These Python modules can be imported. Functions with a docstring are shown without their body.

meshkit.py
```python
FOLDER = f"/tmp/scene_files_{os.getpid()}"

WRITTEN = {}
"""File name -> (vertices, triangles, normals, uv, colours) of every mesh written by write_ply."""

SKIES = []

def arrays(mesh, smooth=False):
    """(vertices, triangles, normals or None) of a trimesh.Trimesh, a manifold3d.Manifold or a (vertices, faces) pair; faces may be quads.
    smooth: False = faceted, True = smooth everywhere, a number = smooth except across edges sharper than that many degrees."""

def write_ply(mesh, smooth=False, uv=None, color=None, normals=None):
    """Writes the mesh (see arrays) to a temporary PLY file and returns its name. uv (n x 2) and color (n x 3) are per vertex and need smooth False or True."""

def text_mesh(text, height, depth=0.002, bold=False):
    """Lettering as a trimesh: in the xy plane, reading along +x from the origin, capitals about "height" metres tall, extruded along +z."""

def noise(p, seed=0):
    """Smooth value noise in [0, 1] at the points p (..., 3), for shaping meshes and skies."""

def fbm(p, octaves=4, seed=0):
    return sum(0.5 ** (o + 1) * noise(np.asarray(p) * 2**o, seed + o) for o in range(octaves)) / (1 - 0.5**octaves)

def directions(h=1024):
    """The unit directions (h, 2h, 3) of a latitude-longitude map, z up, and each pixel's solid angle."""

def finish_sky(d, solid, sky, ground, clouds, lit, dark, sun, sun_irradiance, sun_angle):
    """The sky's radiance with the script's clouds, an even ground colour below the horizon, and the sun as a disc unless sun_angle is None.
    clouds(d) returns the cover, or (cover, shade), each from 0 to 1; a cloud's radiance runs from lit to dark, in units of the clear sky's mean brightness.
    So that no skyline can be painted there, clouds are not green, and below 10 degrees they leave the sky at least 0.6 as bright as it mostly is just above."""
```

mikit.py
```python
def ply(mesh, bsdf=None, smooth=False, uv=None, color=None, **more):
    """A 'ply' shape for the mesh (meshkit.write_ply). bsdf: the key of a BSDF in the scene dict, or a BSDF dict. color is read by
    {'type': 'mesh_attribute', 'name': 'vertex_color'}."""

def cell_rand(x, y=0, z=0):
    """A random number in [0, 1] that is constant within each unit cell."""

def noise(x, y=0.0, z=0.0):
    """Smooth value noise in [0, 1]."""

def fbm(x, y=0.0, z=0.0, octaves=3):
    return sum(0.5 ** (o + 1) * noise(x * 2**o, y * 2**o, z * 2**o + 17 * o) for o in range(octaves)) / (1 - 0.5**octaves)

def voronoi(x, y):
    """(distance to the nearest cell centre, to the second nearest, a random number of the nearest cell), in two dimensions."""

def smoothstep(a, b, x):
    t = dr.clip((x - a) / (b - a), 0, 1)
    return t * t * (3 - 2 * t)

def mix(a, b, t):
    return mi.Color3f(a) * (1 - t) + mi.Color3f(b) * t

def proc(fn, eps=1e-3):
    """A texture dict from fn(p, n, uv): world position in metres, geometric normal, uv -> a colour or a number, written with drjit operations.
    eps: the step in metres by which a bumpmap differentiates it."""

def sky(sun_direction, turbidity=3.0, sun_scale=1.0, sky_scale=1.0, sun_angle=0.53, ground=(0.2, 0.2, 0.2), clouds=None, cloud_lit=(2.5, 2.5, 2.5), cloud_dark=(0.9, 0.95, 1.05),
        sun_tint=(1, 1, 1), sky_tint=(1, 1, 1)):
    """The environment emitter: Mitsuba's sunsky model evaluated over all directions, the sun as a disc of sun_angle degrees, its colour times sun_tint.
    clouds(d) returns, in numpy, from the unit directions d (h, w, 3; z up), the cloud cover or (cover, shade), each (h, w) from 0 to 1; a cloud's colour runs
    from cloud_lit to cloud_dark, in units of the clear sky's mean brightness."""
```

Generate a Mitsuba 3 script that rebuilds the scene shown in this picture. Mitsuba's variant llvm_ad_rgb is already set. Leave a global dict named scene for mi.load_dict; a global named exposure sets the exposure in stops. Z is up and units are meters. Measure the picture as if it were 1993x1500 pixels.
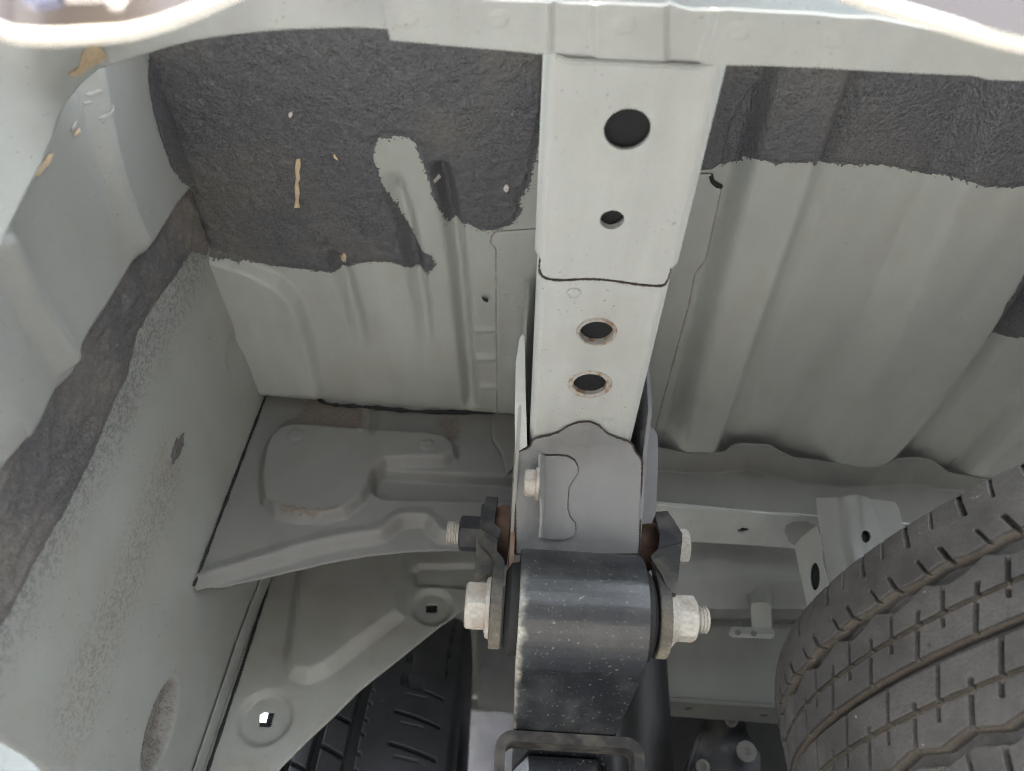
import math
import numpy as np
import shapely
import shapely.geometry as sg
import trimesh
import manifold3d as m3
import drjit as dr
import mitsuba as mi
import mikit
import meshkit
from scipy.spatial import Delaunay
from scipy.interpolate import RBFInterpolator
from mikit import noise, fbm, smoothstep, mix

# ------------------------------------------------------------------ camera, sky, exposure
H0 = 0.227                                   # height of the lens above the ground
FOC, CX, CY = 1440.0, 996.5, 750.0           # lens, in pixels of the 1993 x 1500 photograph
PITCH, ROLL = math.radians(38), math.radians(3.5)
FWD = np.array([0, math.cos(PITCH), math.sin(PITCH)])
_u, _r = np.array([0, -math.sin(PITCH), math.cos(PITCH)]), np.array([1.0, 0, 0])
RGT = math.cos(ROLL) * _r + math.sin(ROLL) * _u
UPV = -math.sin(ROLL) * _r + math.cos(ROLL) * _u
T = mi.ScalarTransform4f
scene, labels = {"type": "scene"}, {}
scene["camera"] = {
    "type": "thinlens", "fov": math.degrees(2 * math.atan(996.5 / FOC)), "fov_axis": "x", "aperture_radius": 0.0013, "focus_distance": 0.40,
    "near_clip": 0.01, "far_clip": 400.0,
    "to_world": T().look_at(origin=[0, 0, H0], target=[float(FWD[0]), float(FWD[1]), float(FWD[2]) + H0], up=[float(x) for x in UPV])}
scene["sky"] = mikit.sky([-0.4, -0.5, 1.0], turbidity=3, sun_scale=0.3, sun_angle=14, clouds=lambda d: 1.0, cloud_lit=(2.30, 2.5, 2.72))
exposure = 4.28


# ------------------------------------------------------------------ geometry helpers
def ray(px):
    px = np.atleast_2d(np.asarray(px, float))
    return FWD + ((px[:, :1] - CX) / FOC) * RGT - ((px[:, 1:] - CY) / FOC) * UPV


def at_h(px, h):
    r = ray(px)
    return r * (np.asarray(h, float) / r[:, 2])[:, None]


def depth_h(px, h):
    return float(h / ray([px])[0, 2])


def at_z(px, z):
    return ray(px) * np.reshape(np.asarray(z, float), (-1, 1))


def ss(a, b, x):
    t = np.clip((x - a) / (b - a), 0, 1)
    return t * t * (3 - 2 * t)


def num(key):
    if key not in scene:
        return key
    i = 1
    while f"{key}_{i:03d}" in scene:
        i += 1
    return f"{key}_{i:03d}"


def put(key, mesh, mat, smooth=30):
    if hasattr(mesh, "to_mesh"):
        m = mesh.to_mesh()
        v, f = np.array(m.vert_properties[:, :3], float), np.array(m.tri_verts)
    elif isinstance(mesh, tuple):
        v, f = mesh
    else:
        v, f = np.array(mesh.vertices), np.array(mesh.faces)
    v = np.asarray(v, float) + [0, 0, H0]
    key = num(key)
    scene[key] = mikit.ply(trimesh.Trimesh(v, f, process=False), mat, smooth)
    return key


def tag(key, label, cat, group=None, kind=None):
    labels[key] = {"label": label, "category": cat}
    if group:
        labels[key]["group"] = group
    if kind:
        labels[key]["kind"] = kind


def resample(p, d):
    p = np.asarray(p, float)
    out = []
    for a, b in zip(p[:-1], p[1:]):
        n = max(1, int(math.ceil(np.linalg.norm(b - a) / d)))
        out.append(a + (b - a) * np.linspace(0, 1, n, endpoint=False)[:, None])
    return np.vstack(out + [p[-1:]])


def curve(p, n=8):
    """Catmull-Rom through the points."""
    p = np.asarray(p, float)
    q = np.vstack([2 * p[0] - p[1], p, 2 * p[-1] - p[-2]])
    t = np.linspace(0, 1, n, endpoint=False)[:, None]
    out = []
    for i in range(1, len(q) - 2):
        a, b, c, d = q[i - 1:i + 3]
        out.append(0.5 * (2 * b + (c - a) * t + (2 * a - 5 * b + 4 * c - d) * t**2 + (3 * b - a - 3 * c + d) * t**3))
    return np.vstack(out + [p[-1:]])


def triangulate(poly, d):
    """Points and triangles filling a shapely polygon at spacing d."""
    rings = [np.array(r.coords) for r in (poly.exterior, *poly.interiors)]
    bd = [resample(r, d)[:-1] for r in rings]
    x0, y0, x1, y1 = poly.bounds
    gx, gy = np.meshgrid(np.arange(x0, x1, d), np.arange(y0, y1, d * 0.866))
    gx[1::2] += d / 2
    g = np.column_stack([gx.ravel(), gy.ravel()])
    inner = poly.buffer(-0.55 * d)
    shapely.prepare(inner)
    g = g[shapely.contains_xy(inner, g[:, 0], g[:, 1])]
    p = np.vstack(bd + [g])
    tri = Delaunay(p).simplices
    c = p[tri].mean(1)
    shapely.prepare(poly)
    tri = tri[shapely.contains_xy(poly, c[:, 0], c[:, 1])]
    e1, e2 = p[tri[:, 1]] - p[tri[:, 0]], p[tri[:, 2]] - p[tri[:, 0]]
    cr = e1[:, 0] * e2[:, 1] - e1[:, 1] * e2[:, 0]
    tri = tri[np.abs(cr) > 1e-6 * d * d]
    cr = cr[np.abs(cr) > 1e-6 * d * d]
    tri[cr < 0] = tri[cr < 0][:, ::-1]
    return p, tri


def sdist(poly, p):
    """Signed distance, positive inside."""
    shapely.prepare(poly)
    pts = shapely.points(p)
    d = shapely.distance(poly.boundary, pts)
    return np.where(shapely.contains_xy(poly, p[:, 0], p[:, 1]), d, -d)


def ldist(line, p):
    """Signed distance to a polyline (positive to the right of its direction) and the position along it, 0 to 1."""
    line = np.asarray(line, float)
    best, sign, along = np.full(len(p), 1e9), np.ones(len(p)), np.zeros(len(p))
    cum = np.r_[0, np.cumsum(np.linalg.norm(np.diff(line, axis=0), axis=1))]
    for i, (a, b) in enumerate(zip(line[:-1], line[1:])):
        e = b - a
        L = np.linalg.norm(e)
        t = np.clip(((p - a) @ e) / L**2, 0, 1)
        r = p - a - t[:, None] * e
        d = np.linalg.norm(r, axis=1)
        m = d < best
        best[m], sign[m], along[m] = d[m], np.sign(e[0] * r[m, 1] - e[1] * r[m, 0]), (cum[i] + t[m] * L) / cum[-1]
    return best * sign, along


def solid(V, N, tri, th):
    """A sheet of thickness th behind the surface V."""
    n = len(V)
    e = np.sort(np.vstack([tri[:, [0, 1]], tri[:, [1, 2]], tri[:, [2, 0]]]), axis=1)
    d = np.vstack([tri[:, [0, 1]], tri[:, [1, 2]], tri[:, [2, 0]]])
    _, inv, cnt = np.unique(e, axis=0, return_inverse=True, return_counts=True)
    b = d[cnt[inv.ravel()] == 1]
    W = V - N * th
    walls = np.vstack([np.column_stack([b[:, 1], b[:, 0], b[:, 0] + n]), np.column_stack([b[:, 1], b[:, 0] + n, b[:, 1] + n])])
    return np.vstack([V, W]), np.vstack([tri, tri[:, ::-1] + n, walls])


def vnormals(V, tri):
    c = np.cross(V[tri[:, 1]] - V[tri[:, 0]], V[tri[:, 2]] - V[tri[:, 0]])
    N = np.zeros_like(V)
    for k in range(3):
        np.add.at(N, tri[:, k], c)
    return N / np.maximum(np.linalg.norm(N, axis=1, keepdims=True), 1e-12)


def clip_field(P, tri, f):
    """Keeps the part of a triangulated plane where f > 0, cut through triangles."""
    P, f = list(map(tuple, P)), list(f)
    fa = np.array(f)
    pos = fa[tri] > 0
    k = pos.sum(1)
    out = [tuple(t) for t in tri[k == 3]]
    cache, extra, ef = {}, [], []
    base = len(P)

    def cut(a, b):
        q = (min(a, b), max(a, b))
        if q not in cache:
            w = fa[a] / (fa[a] - fa[b])
            cache[q] = base + len(extra)
            extra.append(tuple(np.array(P[a]) * (1 - w) + np.array(P[b]) * w))
        return cache[q]

    for t, ps in zip(tri[(k > 0) & (k < 3)], pos[(k > 0) & (k < 3)]):
        t = list(t)
        ps = list(ps)
        if sum(ps) == 1:
            i = ps.index(True)
            a, b, c = t[i], t[(i + 1) % 3], t[(i + 2) % 3]
            out.append((a, cut(a, b), cut(a, c)))
        else:
            i = ps.index(False)
            a, b, c = t[i], t[(i + 1) % 3], t[(i + 2) % 3]
            ab, ac = cut(a, b), cut(a, c)
            out += [(ab, b, c), (ab, c, ac)]
    P = np.vstack([np.array(P), np.array(extra).reshape(-1, 2)])
    tri = np.array(out)
    used = np.unique(tri)
    remap = np.full(len(P), -1)
    remap[used] = np.arange(len(used))
    return P[used], remap[tri], np.r_[fa, np.zeros(len(extra))][used]


class Plane:
    """A flat stamped sheet standing at o, with in-plane axes e1, e2; relief is measured along n, towards the open side."""

    def __init__(self, o, e1, e2):
        self.o, self.e1 = np.asarray(o, float), np.asarray(e1, float) / np.linalg.norm(e1)
        e2 = np.asarray(e2, float)
        e2 = e2 - self.e1 * (e2 @ self.e1)
        self.e2 = e2 / np.linalg.norm(e2)
        self.n = np.cross(self.e1, self.e2)

    def st(self, px):
        r = ray(px)
        p = r * ((self.o @ self.n) / (r @ self.n))[:, None] - self.o
        return np.column_stack([p @ self.e1, p @ self.e2])

    def xyz(self, st, h=0.0):
        st = np.atleast_2d(st)
        return self.o + st[:, :1] * self.e1 + st[:, 1:] * self.e2 + np.reshape(h, (-1, 1)) * self.n

    def poly(self, px, holes=()):
        return sg.Polygon(self.st(px), [self.st(h) for h in holes]).buffer(0)

    def sheet(self, poly, d, relief=None, th=0.0015, lift=0.0):
        P, tri = triangulate(poly, d)
        h = (relief(P) if relief else np.zeros(len(P))) + lift
        V = self.xyz(P, h)
        return solid(V, np.tile(self.n, (len(V), 1)), tri, th)

    def coat(self, poly, d, relief, thick, edge, seed, lump, lumpscale=0.012, ragged=0.0012, rs=0.0018):
        """A lumpy sprayed coat over the sheet, with a ragged speckled edge."""
        P, tri = triangulate(poly.buffer(4 * ragged), d)
        q = np.column_stack([P, np.full(len(P), seed * 3.7)])
        f = sdist(poly, P) + ragged * (meshkit.fbm(q / rs, 3, seed) - 0.5) * 4
        P, tri, f = clip_field(P, tri, f)
        q = np.column_stack([P, np.full(len(P), seed * 1.3)])
        h = thick * ss(0, edge, f) + lump * (meshkit.fbm(q / lumpscale, 5, seed + 1) - 0.45) * ss(0, edge, f)
        return self.xyz(P, np.maximum(h, 0.0003) + relief(P)), tri


def region(poly, h, w):
    return lambda p: h * ss(-w / 2, w / 2, sdist(poly, p))


def ridge(line, wl, wr, h, fade=0.0, fade0=0.0):
    def fn(p):
        d, a = ldist(line, p)
        x = np.where(d < 0, -d / wl, d / wr)
        k = np.ones(len(p))
        if fade:
            k = k * ss(0, fade, 1 - a)
        if fade0:
            k = k * ss(0, fade0, a)
        return h * k * ss(0, 1, 1 - x)
    return fn


def ring(c, r, w, h):
    return lambda p: h * ss(r + w / 2, r - w / 2, np.linalg.norm(p - c, axis=1))


def total(*fs):
    return lambda p: sum(f(p) for f in fs)


class Patch:
    """A gently curved sheet whose depth at some traced points is known; smooth in between."""

    def __init__(self, pts):
        pts = np.asarray(pts, float)
        self.f = RBFInterpolator(pts[:, :2] / 1000, 1 / pts[:, 2], kernel="thin_plate_spline", smoothing=1e-6)

    def xyz(self, px, off=0.0):
        px = np.atleast_2d(np.asarray(px, float))
        return ray(px) * (1 / self.f(px / 1000))[:, None]

    def sheet(self, outline, d, relief=None, th=0.0015, holes=(), lift=0.0):
        P, tri = triangulate(sg.Polygon(outline, holes).buffer(0), d)
        V = self.xyz(P)
        if ((np.cross(V[tri[:, 1]] - V[tri[:, 0]], V[tri[:, 2]] - V[tri[:, 0]]) * -V[tri[:, 0]]).sum(1)).mean() < 0:
            tri = tri[:, ::-1]
        N = vnormals(V, tri)
        h = (relief(P) if relief else np.zeros(len(P))) + lift
        V = V + N * h[:, None]
        return solid(V, N, tri, th)


def tube(path, r, n=8, wob=0.0, seed=0):
    path = np.asarray(path, float)
    t = np.gradient(path, axis=0)
    t /= np.linalg.norm(t, axis=1, keepdims=True)
    a = np.array([0.3, 0.5, 0.81])
    V = []
    for i, (p, d) in enumerate(zip(path, t)):
        a = a - d * (a @ d)
        a /= np.linalg.norm(a)
        b = np.cross(d, a)
        rr = (r[i] if np.ndim(r) else r) * (1 + wob * (meshkit.noise(np.array([i * 0.6, seed * 5.1, 0.3])) - 0.5) * 2)
        ang = np.arange(n) / n * 2 * np.pi
        V.append(p + rr * (np.cos(ang)[:, None] * a + np.sin(ang)[:, None] * b))
    m = len(path)
    V = np.vstack(V + [path[:1], path[-1:]])
    F = []
    for i in range(m - 1):
        for j in range(n):
            a0, a1, b0, b1 = i * n + j, i * n + (j + 1) % n, (i + 1) * n + j, (i + 1) * n + (j + 1) % n
            F += [(a0, a1, b1), (a0, b1, b0)]
    for j in range(n):
        F += [(m * n, (j + 1) % n, j), (m * n + 1, (m - 1) * n + j, (m - 1) * n + (j + 1) % n)]
    return V, np.array(F)


def ext_x(pts, x0, x1, bevel=0.0006, steps=3):
    """A (Y, height) outline, or a list of outlines, extruded along x with rounded rims."""
    cs = pts if isinstance(pts, m3.CrossSection) else m3.CrossSection([np.asarray(pts, float)], m3.FillRule.NonZero)
    body = None
    for k in range(steps + 1):
        a = k / steps * math.pi / 2
        off, cut = -bevel * (1 - math.sin(a)), bevel * (1 - math.cos(a))
        s = cs.offset(off, m3.JoinType.Round, 2.0, 32) if off < -1e-9 else cs
        b = s.extrude(x1 - x0 - 2 * cut).translate([0, 0, x0 + cut])
        body = b if body is None else body + b
    # (Y, h, x) -> (x, Y, h)
    return body.transform(np.array([[0, 0, 1, 0], [1, 0, 0, 0], [0, 1, 0, 0]], float))


def disc(cx, cy, r, n=48):
    a = np.arange(n) / n * 2 * np.pi
    return np.column_stack([cx + r * np.cos(a), cy + r * np.sin(a)])


def lathe_x(profile, c, n=40):
    """profile: (x, radius) pairs; a turned piece about the x direction through c = (Y, h)."""
    profile = np.asarray(profile, float)
    a = np.arange(n) / n * 2 * np.pi
    V = np.vstack([np.column_stack([np.full(n, x), c[0] + r * np.cos(a), c[1] + r * np.sin(a)]) for x, r in profile])
    F = []
    for i in range(len(profile) - 1):
        for j in range(n):
            a0, a1, b0, b1 = i * n + j, i * n + (j + 1) % n, (i + 1) * n + j, (i + 1) * n + (j + 1) % n
            F += [(a0, b1, a1), (a0, b0, b1)]
    tm = trimesh.Trimesh(V, np.array(F), process=False)
    tm.fix_normals()
    return tm


def hex_x(x0, x1, c, af, turn=0.0, outer=1):
    """A hexagon head along x, its outer end chamfered (outer = +1: the x1 end, -1: the x0 end)."""
    R = af / math.sqrt(3)
    a = np.arange(6) / 6 * 2 * np.pi + turn
    h = ext_x(np.column_stack([c[0] + R * np.cos(a), c[1] + R * np.sin(a)]), x0, x1, 0.0004)
    L = x1 - x0
    cone = m3.Manifold.cylinder(L + 2 * R, af / 2 * 0.97 + L + 1.5 * R, af / 2 * 0.97 - 0.5 * R, 48) if False else None
    prof = [(x0 - 0.001, R * 1.02), (x1 - R * 0.13, R * 1.02), (x1, af / 2 * 0.95)] if outer > 0 else [(x0, af / 2 * 0.95), (x0 + R * 0.13, R * 1.02), (x1 + 0.001, R * 1.02)]
    prof = [(prof[0][0], 0.0)] + prof + [(prof[-1][0], 0.0)]
    cs = m3.CrossSection([np.array([(r, x) for x, r in prof])], m3.FillRule.NonZero)
    if cs.area() <= 0:
        cs = m3.CrossSection([np.array([(r, x) for x, r in prof])[::-1]], m3.FillRule.NonZero)
    rev = cs.revolve(48)                      # about z: (x, y, z)
    rev = rev.transform(np.array([[0, 0, 1, 0], [1, 0, 0, c[0]], [0, 1, 0, c[1]]], float))
    return h ^ rev


def thread_x(x0, x1, c, r, pitch, n=32):
    k = max(2, int((x1 - x0) / pitch))
    prof = [(x0, 0.0), (x0, r * 0.8)]
    for i in range(k):
        a = x0 + (x1 - x0) * i / k
        p = (x1 - x0) / k
        prof += [(a + 0.15 * p, r), (a + 0.4 * p, r), (a + 0.65 * p, r * 0.84), (a + 0.9 * p, r * 0.84)]
    prof += [(x1, r * 0.8), (x1, 0.0)]
    return lathe_x(prof, c, n)


def depth_y(px, y):
    return float(y / ray([px])[0, 1])


def loft(rows, n=60, m=6, th=0.0015, relief=None):
    """A sheet through several traced curves; each row is (points, depths), the depth given along the lens axis."""
    R3 = []
    for px, z in rows:
        px = np.asarray(px, float)
        z = np.broadcast_to(np.asarray(z, float), (len(px),))
        cum = np.r_[0, np.cumsum(np.linalg.norm(np.diff(px, axis=0), axis=1))]
        s = np.linspace(0, cum[-1], n)
        q = np.column_stack([np.interp(s, cum, px[:, 0]), np.interp(s, cum, px[:, 1])])
        R3.append(ray(q) * np.interp(s, cum, 1 / z)[:, None] ** -1)
    V = []
    for a, b in zip(R3[:-1], R3[1:]):
        for k in range(m):
            V.append(a + (b - a) * (k / m))
    V.append(R3[-1])
    r = len(V)
    V = np.vstack(V)
    i, j = np.meshgrid(np.arange(r - 1), np.arange(n - 1), indexing="ij")
    a = (i * n + j).ravel()
    tri = np.vstack([np.column_stack([a, a + 1, a + n + 1]), np.column_stack([a, a + n + 1, a + n])])
    if ((np.cross(V[tri[:, 1]] - V[tri[:, 0]], V[tri[:, 2]] - V[tri[:, 0]]) * -V[tri[:, 0]]).sum(1)).mean() < 0:
        tri = tri[:, ::-1]
    N = vnormals(V, tri)
    if relief:
        V = V + N * relief(V)[:, None]
    return solid(V, N, tri, th)


def manifold(vf):
    v, f = vf
    return m3.Manifold(m3.Mesh(vert_properties=np.asarray(v, np.float32), tri_verts=np.asarray(f, np.uint32)))


def rod(a, b, r, n=40):
    """A cylinder from a to b."""
    a, b = np.asarray(a, float), np.asarray(b, float)
    w = (b - a) / np.linalg.norm(b - a)
    u = np.cross(w, [0.31, 0.9, 0.2])
    u /= np.linalg.norm(u)
    v = np.cross(w, u)
    return m3.Manifold.cylinder(float(np.linalg.norm(b - a)), r, r, n).transform(np.column_stack([u, v, w, a]))


def drill(vf, c, axis, r):
    m = manifold(vf) if isinstance(vf, tuple) else vf
    axis = np.asarray(axis, float) / np.linalg.norm(axis)
    return m - rod(np.asarray(c) - axis * 0.03, np.asarray(c) + axis * 0.03, r)


# ------------------------------------------------------------------ materials
def bsdf(color, rough=0.5, bump=None, scale=1.0, spec=0.5, metal=0.0, clear=0.0, eps=3e-4):
    m = {"type": "principled", "roughness": rough, "specular": spec, "metallic": metal, "clearcoat": clear,
         "base_color": mikit.proc(color) if callable(color) else {"type": "rgb", "value": list(color)}}
    if bump:
        m = {"type": "bumpmap", "texture": mikit.proc(bump, eps), "scale": scale, "bsdf": m}
    return {"type": "twosided", "bsdf": m}


def specks(p, f, lo, hi):
    x, y, z = 0.80 * p.x + 0.52 * p.y + 0.30 * p.z, 0.77 * p.y - 0.56 * p.x + 0.31 * p.z, 0.90 * p.z - 0.36 * p.y - 0.25 * p.x
    return smoothstep(lo, hi, 0.8 * noise(x * f, y * f, z * f) + 0.2 * noise(x * f * 2.7, y * f * 2.7, z * f * 2.7) + 0.04)


def paint_fn(base, dirt, amount, speck=0.5):
    def fn(p, n, uv):
        big = fbm(p.x * 17 + 3, p.y * 17, p.z * 17, 3)
        fine = noise(p.x * 1400, p.y * 1400, p.z * 1400)
        c = mi.Color3f(base) * (0.97 + 0.06 * big) * (0.97 + 0.06 * fine)
        streak = fbm(p.x * 85, p.y * 14 + 5, p.z * 26, 4)
        c = c * (0.90 + 0.20 * streak)
        d = smoothstep(0.45, 0.75, fbm(p.x * 45, p.y * 45 + 9, p.z * 45, 4)) * amount
        c = mix(c, dirt, d * (0.35 + 0.65 * fine))
        s = specks(p, 760, 0.84, 0.93) * smoothstep(0.42, 0.65, fbm(p.x * 30 + 7, p.y * 30, p.z * 30, 2)) * speck
        s2 = specks(p, 370, 0.945, 0.975) * speck
        return mix(c, (0.12, 0.11, 0.10), dr.clip(s + s2, 0, 0.85))
    return fn


def tar_fn(base, dusty, lo, hi, white=0.5):
    def fn(p, n, uv):
        g = noise(p.x * 2300 + p.y * 700, p.y * 2300 - p.x * 700, p.z * 2300) * 0.6 + noise(p.x * 1150 - p.y * 500, p.y * 1150 + p.x * 500, p.z * 1150) * 0.4
        c = mi.Color3f(base) * (0.30 + 1.40 * g)
        d = smoothstep(lo, hi, fbm(p.x * 24, p.y * 24 + 2, p.z * 24, 5)) * (0.15 + 0.75 * g)
        c = mix(c, dusty, dr.clip(d, 0, 1))
        return mix(c, (0.55, 0.54, 0.50), specks(p, 420, 0.955, 0.975) * white)
    return fn


def tar_bump(p, n, uv):
    return noise(p.x * 1700 + p.y * 600, p.y * 1700 - p.x * 600, p.z * 1700) * 0.7 + noise(p.x * 800 - p.y * 300, p.y * 800 + p.x * 300, p.z * 800)


def orange_peel(p, n, uv):
    return noise(p.x * 420, p.y * 420, p.z * 420) + 0.4 * noise(p.x * 1300, p.y * 1300, p.z * 1300)


PAINT = (0.44, 0.46, 0.442)  # one body paint; the panel versions below are darkened in place of shade
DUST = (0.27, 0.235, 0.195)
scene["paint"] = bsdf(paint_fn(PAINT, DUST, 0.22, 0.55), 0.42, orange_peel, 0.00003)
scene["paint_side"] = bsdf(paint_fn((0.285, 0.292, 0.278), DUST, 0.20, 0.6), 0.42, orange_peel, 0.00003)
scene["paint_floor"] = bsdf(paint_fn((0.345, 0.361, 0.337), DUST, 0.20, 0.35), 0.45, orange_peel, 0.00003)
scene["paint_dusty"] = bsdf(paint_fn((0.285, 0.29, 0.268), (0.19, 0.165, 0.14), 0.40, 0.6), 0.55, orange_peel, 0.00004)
scene["paint_plate_shade"] = bsdf(paint_fn((0.165, 0.166, 0.157), (0.17, 0.145, 0.125), 0.40, 0.6), 0.55, orange_peel, 0.00004)  # plate paint: real dust, plus a base darkened in place of shade
scene["paint_cross_shade"] = bsdf(paint_fn((0.20, 0.203, 0.19), DUST, 0.15, 0.3), 0.5)  # same paint darkened, the shade around the crossmember put into its colour
scene["paint_deep_shade"] = bsdf(paint_fn((0.145, 0.148, 0.135), DUST, 0.15, 0.3), 0.5)  # darkest copy of the paint, for panels that lie far from the light
scene["filler_grey"] = bsdf((0.04, 0.043, 0.04), 0.6)  # colour of the added dark block beyond the bracket
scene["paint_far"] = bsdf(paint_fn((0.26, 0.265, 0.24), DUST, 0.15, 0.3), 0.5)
scene["hole_shade_dark"] = bsdf((0.004, 0.0045, 0.006), 0.7)  # near-black that stands in for the shade inside holes
scene["tar"] = bsdf(tar_fn((0.088, 0.089, 0.097), (0.15, 0.142, 0.12), 0.40, 0.80), 0.52, tar_bump, 0.0008)
scene["tar_dusty"] = bsdf(tar_fn((0.092, 0.089, 0.091), (0.20, 0.178, 0.152), 0.38, 0.72), 0.7, tar_bump, 0.0010)
scene["residue"] = bsdf(lambda p, n, uv: mix((0.62, 0.50, 0.34), (0.48, 0.37, 0.24), noise(p.x * 500, p.y * 500, p.z * 500)), 0.8)
scene["bare_metal"] = bsdf((0.40, 0.40, 0.38), 0.5)


def leaf_fn(p, n, uv):
    h = p.z - H0
    g = noise(p.x * 900, p.y * 900, p.z * 900)
    c = mi.Color3f(0.009, 0.011, 0.0145) * (0.7 + 0.6 * g)
    low = smoothstep(0.128, 0.112, h)
    s = specks(p, 900, 0.80, 0.92) * (0.40 + 0.35 * low) + specks(p, 430, 0.88, 0.95) * (0.6 + 0.6 * low) + specks(p, 200, 0.92, 0.955) * low
    film = smoothstep(0.40, 0.8, fbm(p.x * 70, p.y * 40, p.z * 40, 4)) * (0.04 + 0.05 * low)
    edge = smoothstep(0.0150, 0.0098, p.x + 0.006 * (fbm(p.x * 160, p.y * 160, p.z * 160, 3) - 0.5)) * smoothstep(0.165, 0.130, h)
    c = mix(c, (0.38, 0.385, 0.37), dr.clip(film + s * 0.55, 0, 0.9))
    return mix(c, (0.43, 0.42, 0.36), dr.clip(edge * (0.5 + 0.7 * g), 0, 0.95))


def steel_fn(p, n, uv):
    h = p.z - H0
    g = noise(p.x * 800, p.y * 800, p.z * 800)
    d = smoothstep(0.40, 0.72, fbm(p.x * 60 + 4, p.y * 60, p.z * 60, 4)) * 0.3 + smoothstep(0.17, 0.13, h) * 0.40
    c = mix(mi.Color3f(0.032, 0.032, 0.032) * (0.75 + 0.5 * g), (0.24, 0.205, 0.15), d * (0.5 + 0.5 * g))
    w = smoothstep(0.134, 0.124, h + 0.004 * (g - 0.5))
    return mix(c, (0.50, 0.46, 0.36), w * 0.8 * smoothstep(0.3, 0.6, fbm(p.x * 130, p.y * 130, p.z * 130, 2)))


def zinc_fn(p, n, uv):
    g = noise(p.x * 700, p.y * 700, p.z * 700)
    d = smoothstep(0.40, 0.75, fbm(p.x * 110, p.y * 110 + 6, p.z * 110, 4))
    c = mix(mi.Color3f(0.45, 0.43, 0.385) * (0.80 + 0.35 * g), (0.27, 0.22, 0.17), d * 0.7)
    red = smoothstep(0.108, 0.111, p.x) * smoothstep(0.70, 0.80, noise(p.x * 180, p.y * 180 + 3, p.z * 180)) * smoothstep(0.152, 0.140, p.z - H0) * smoothstep(0.46, 0.44, p.y)
    return mix(c, (0.6, 0.22, 0.22), red * 0.6)


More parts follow.
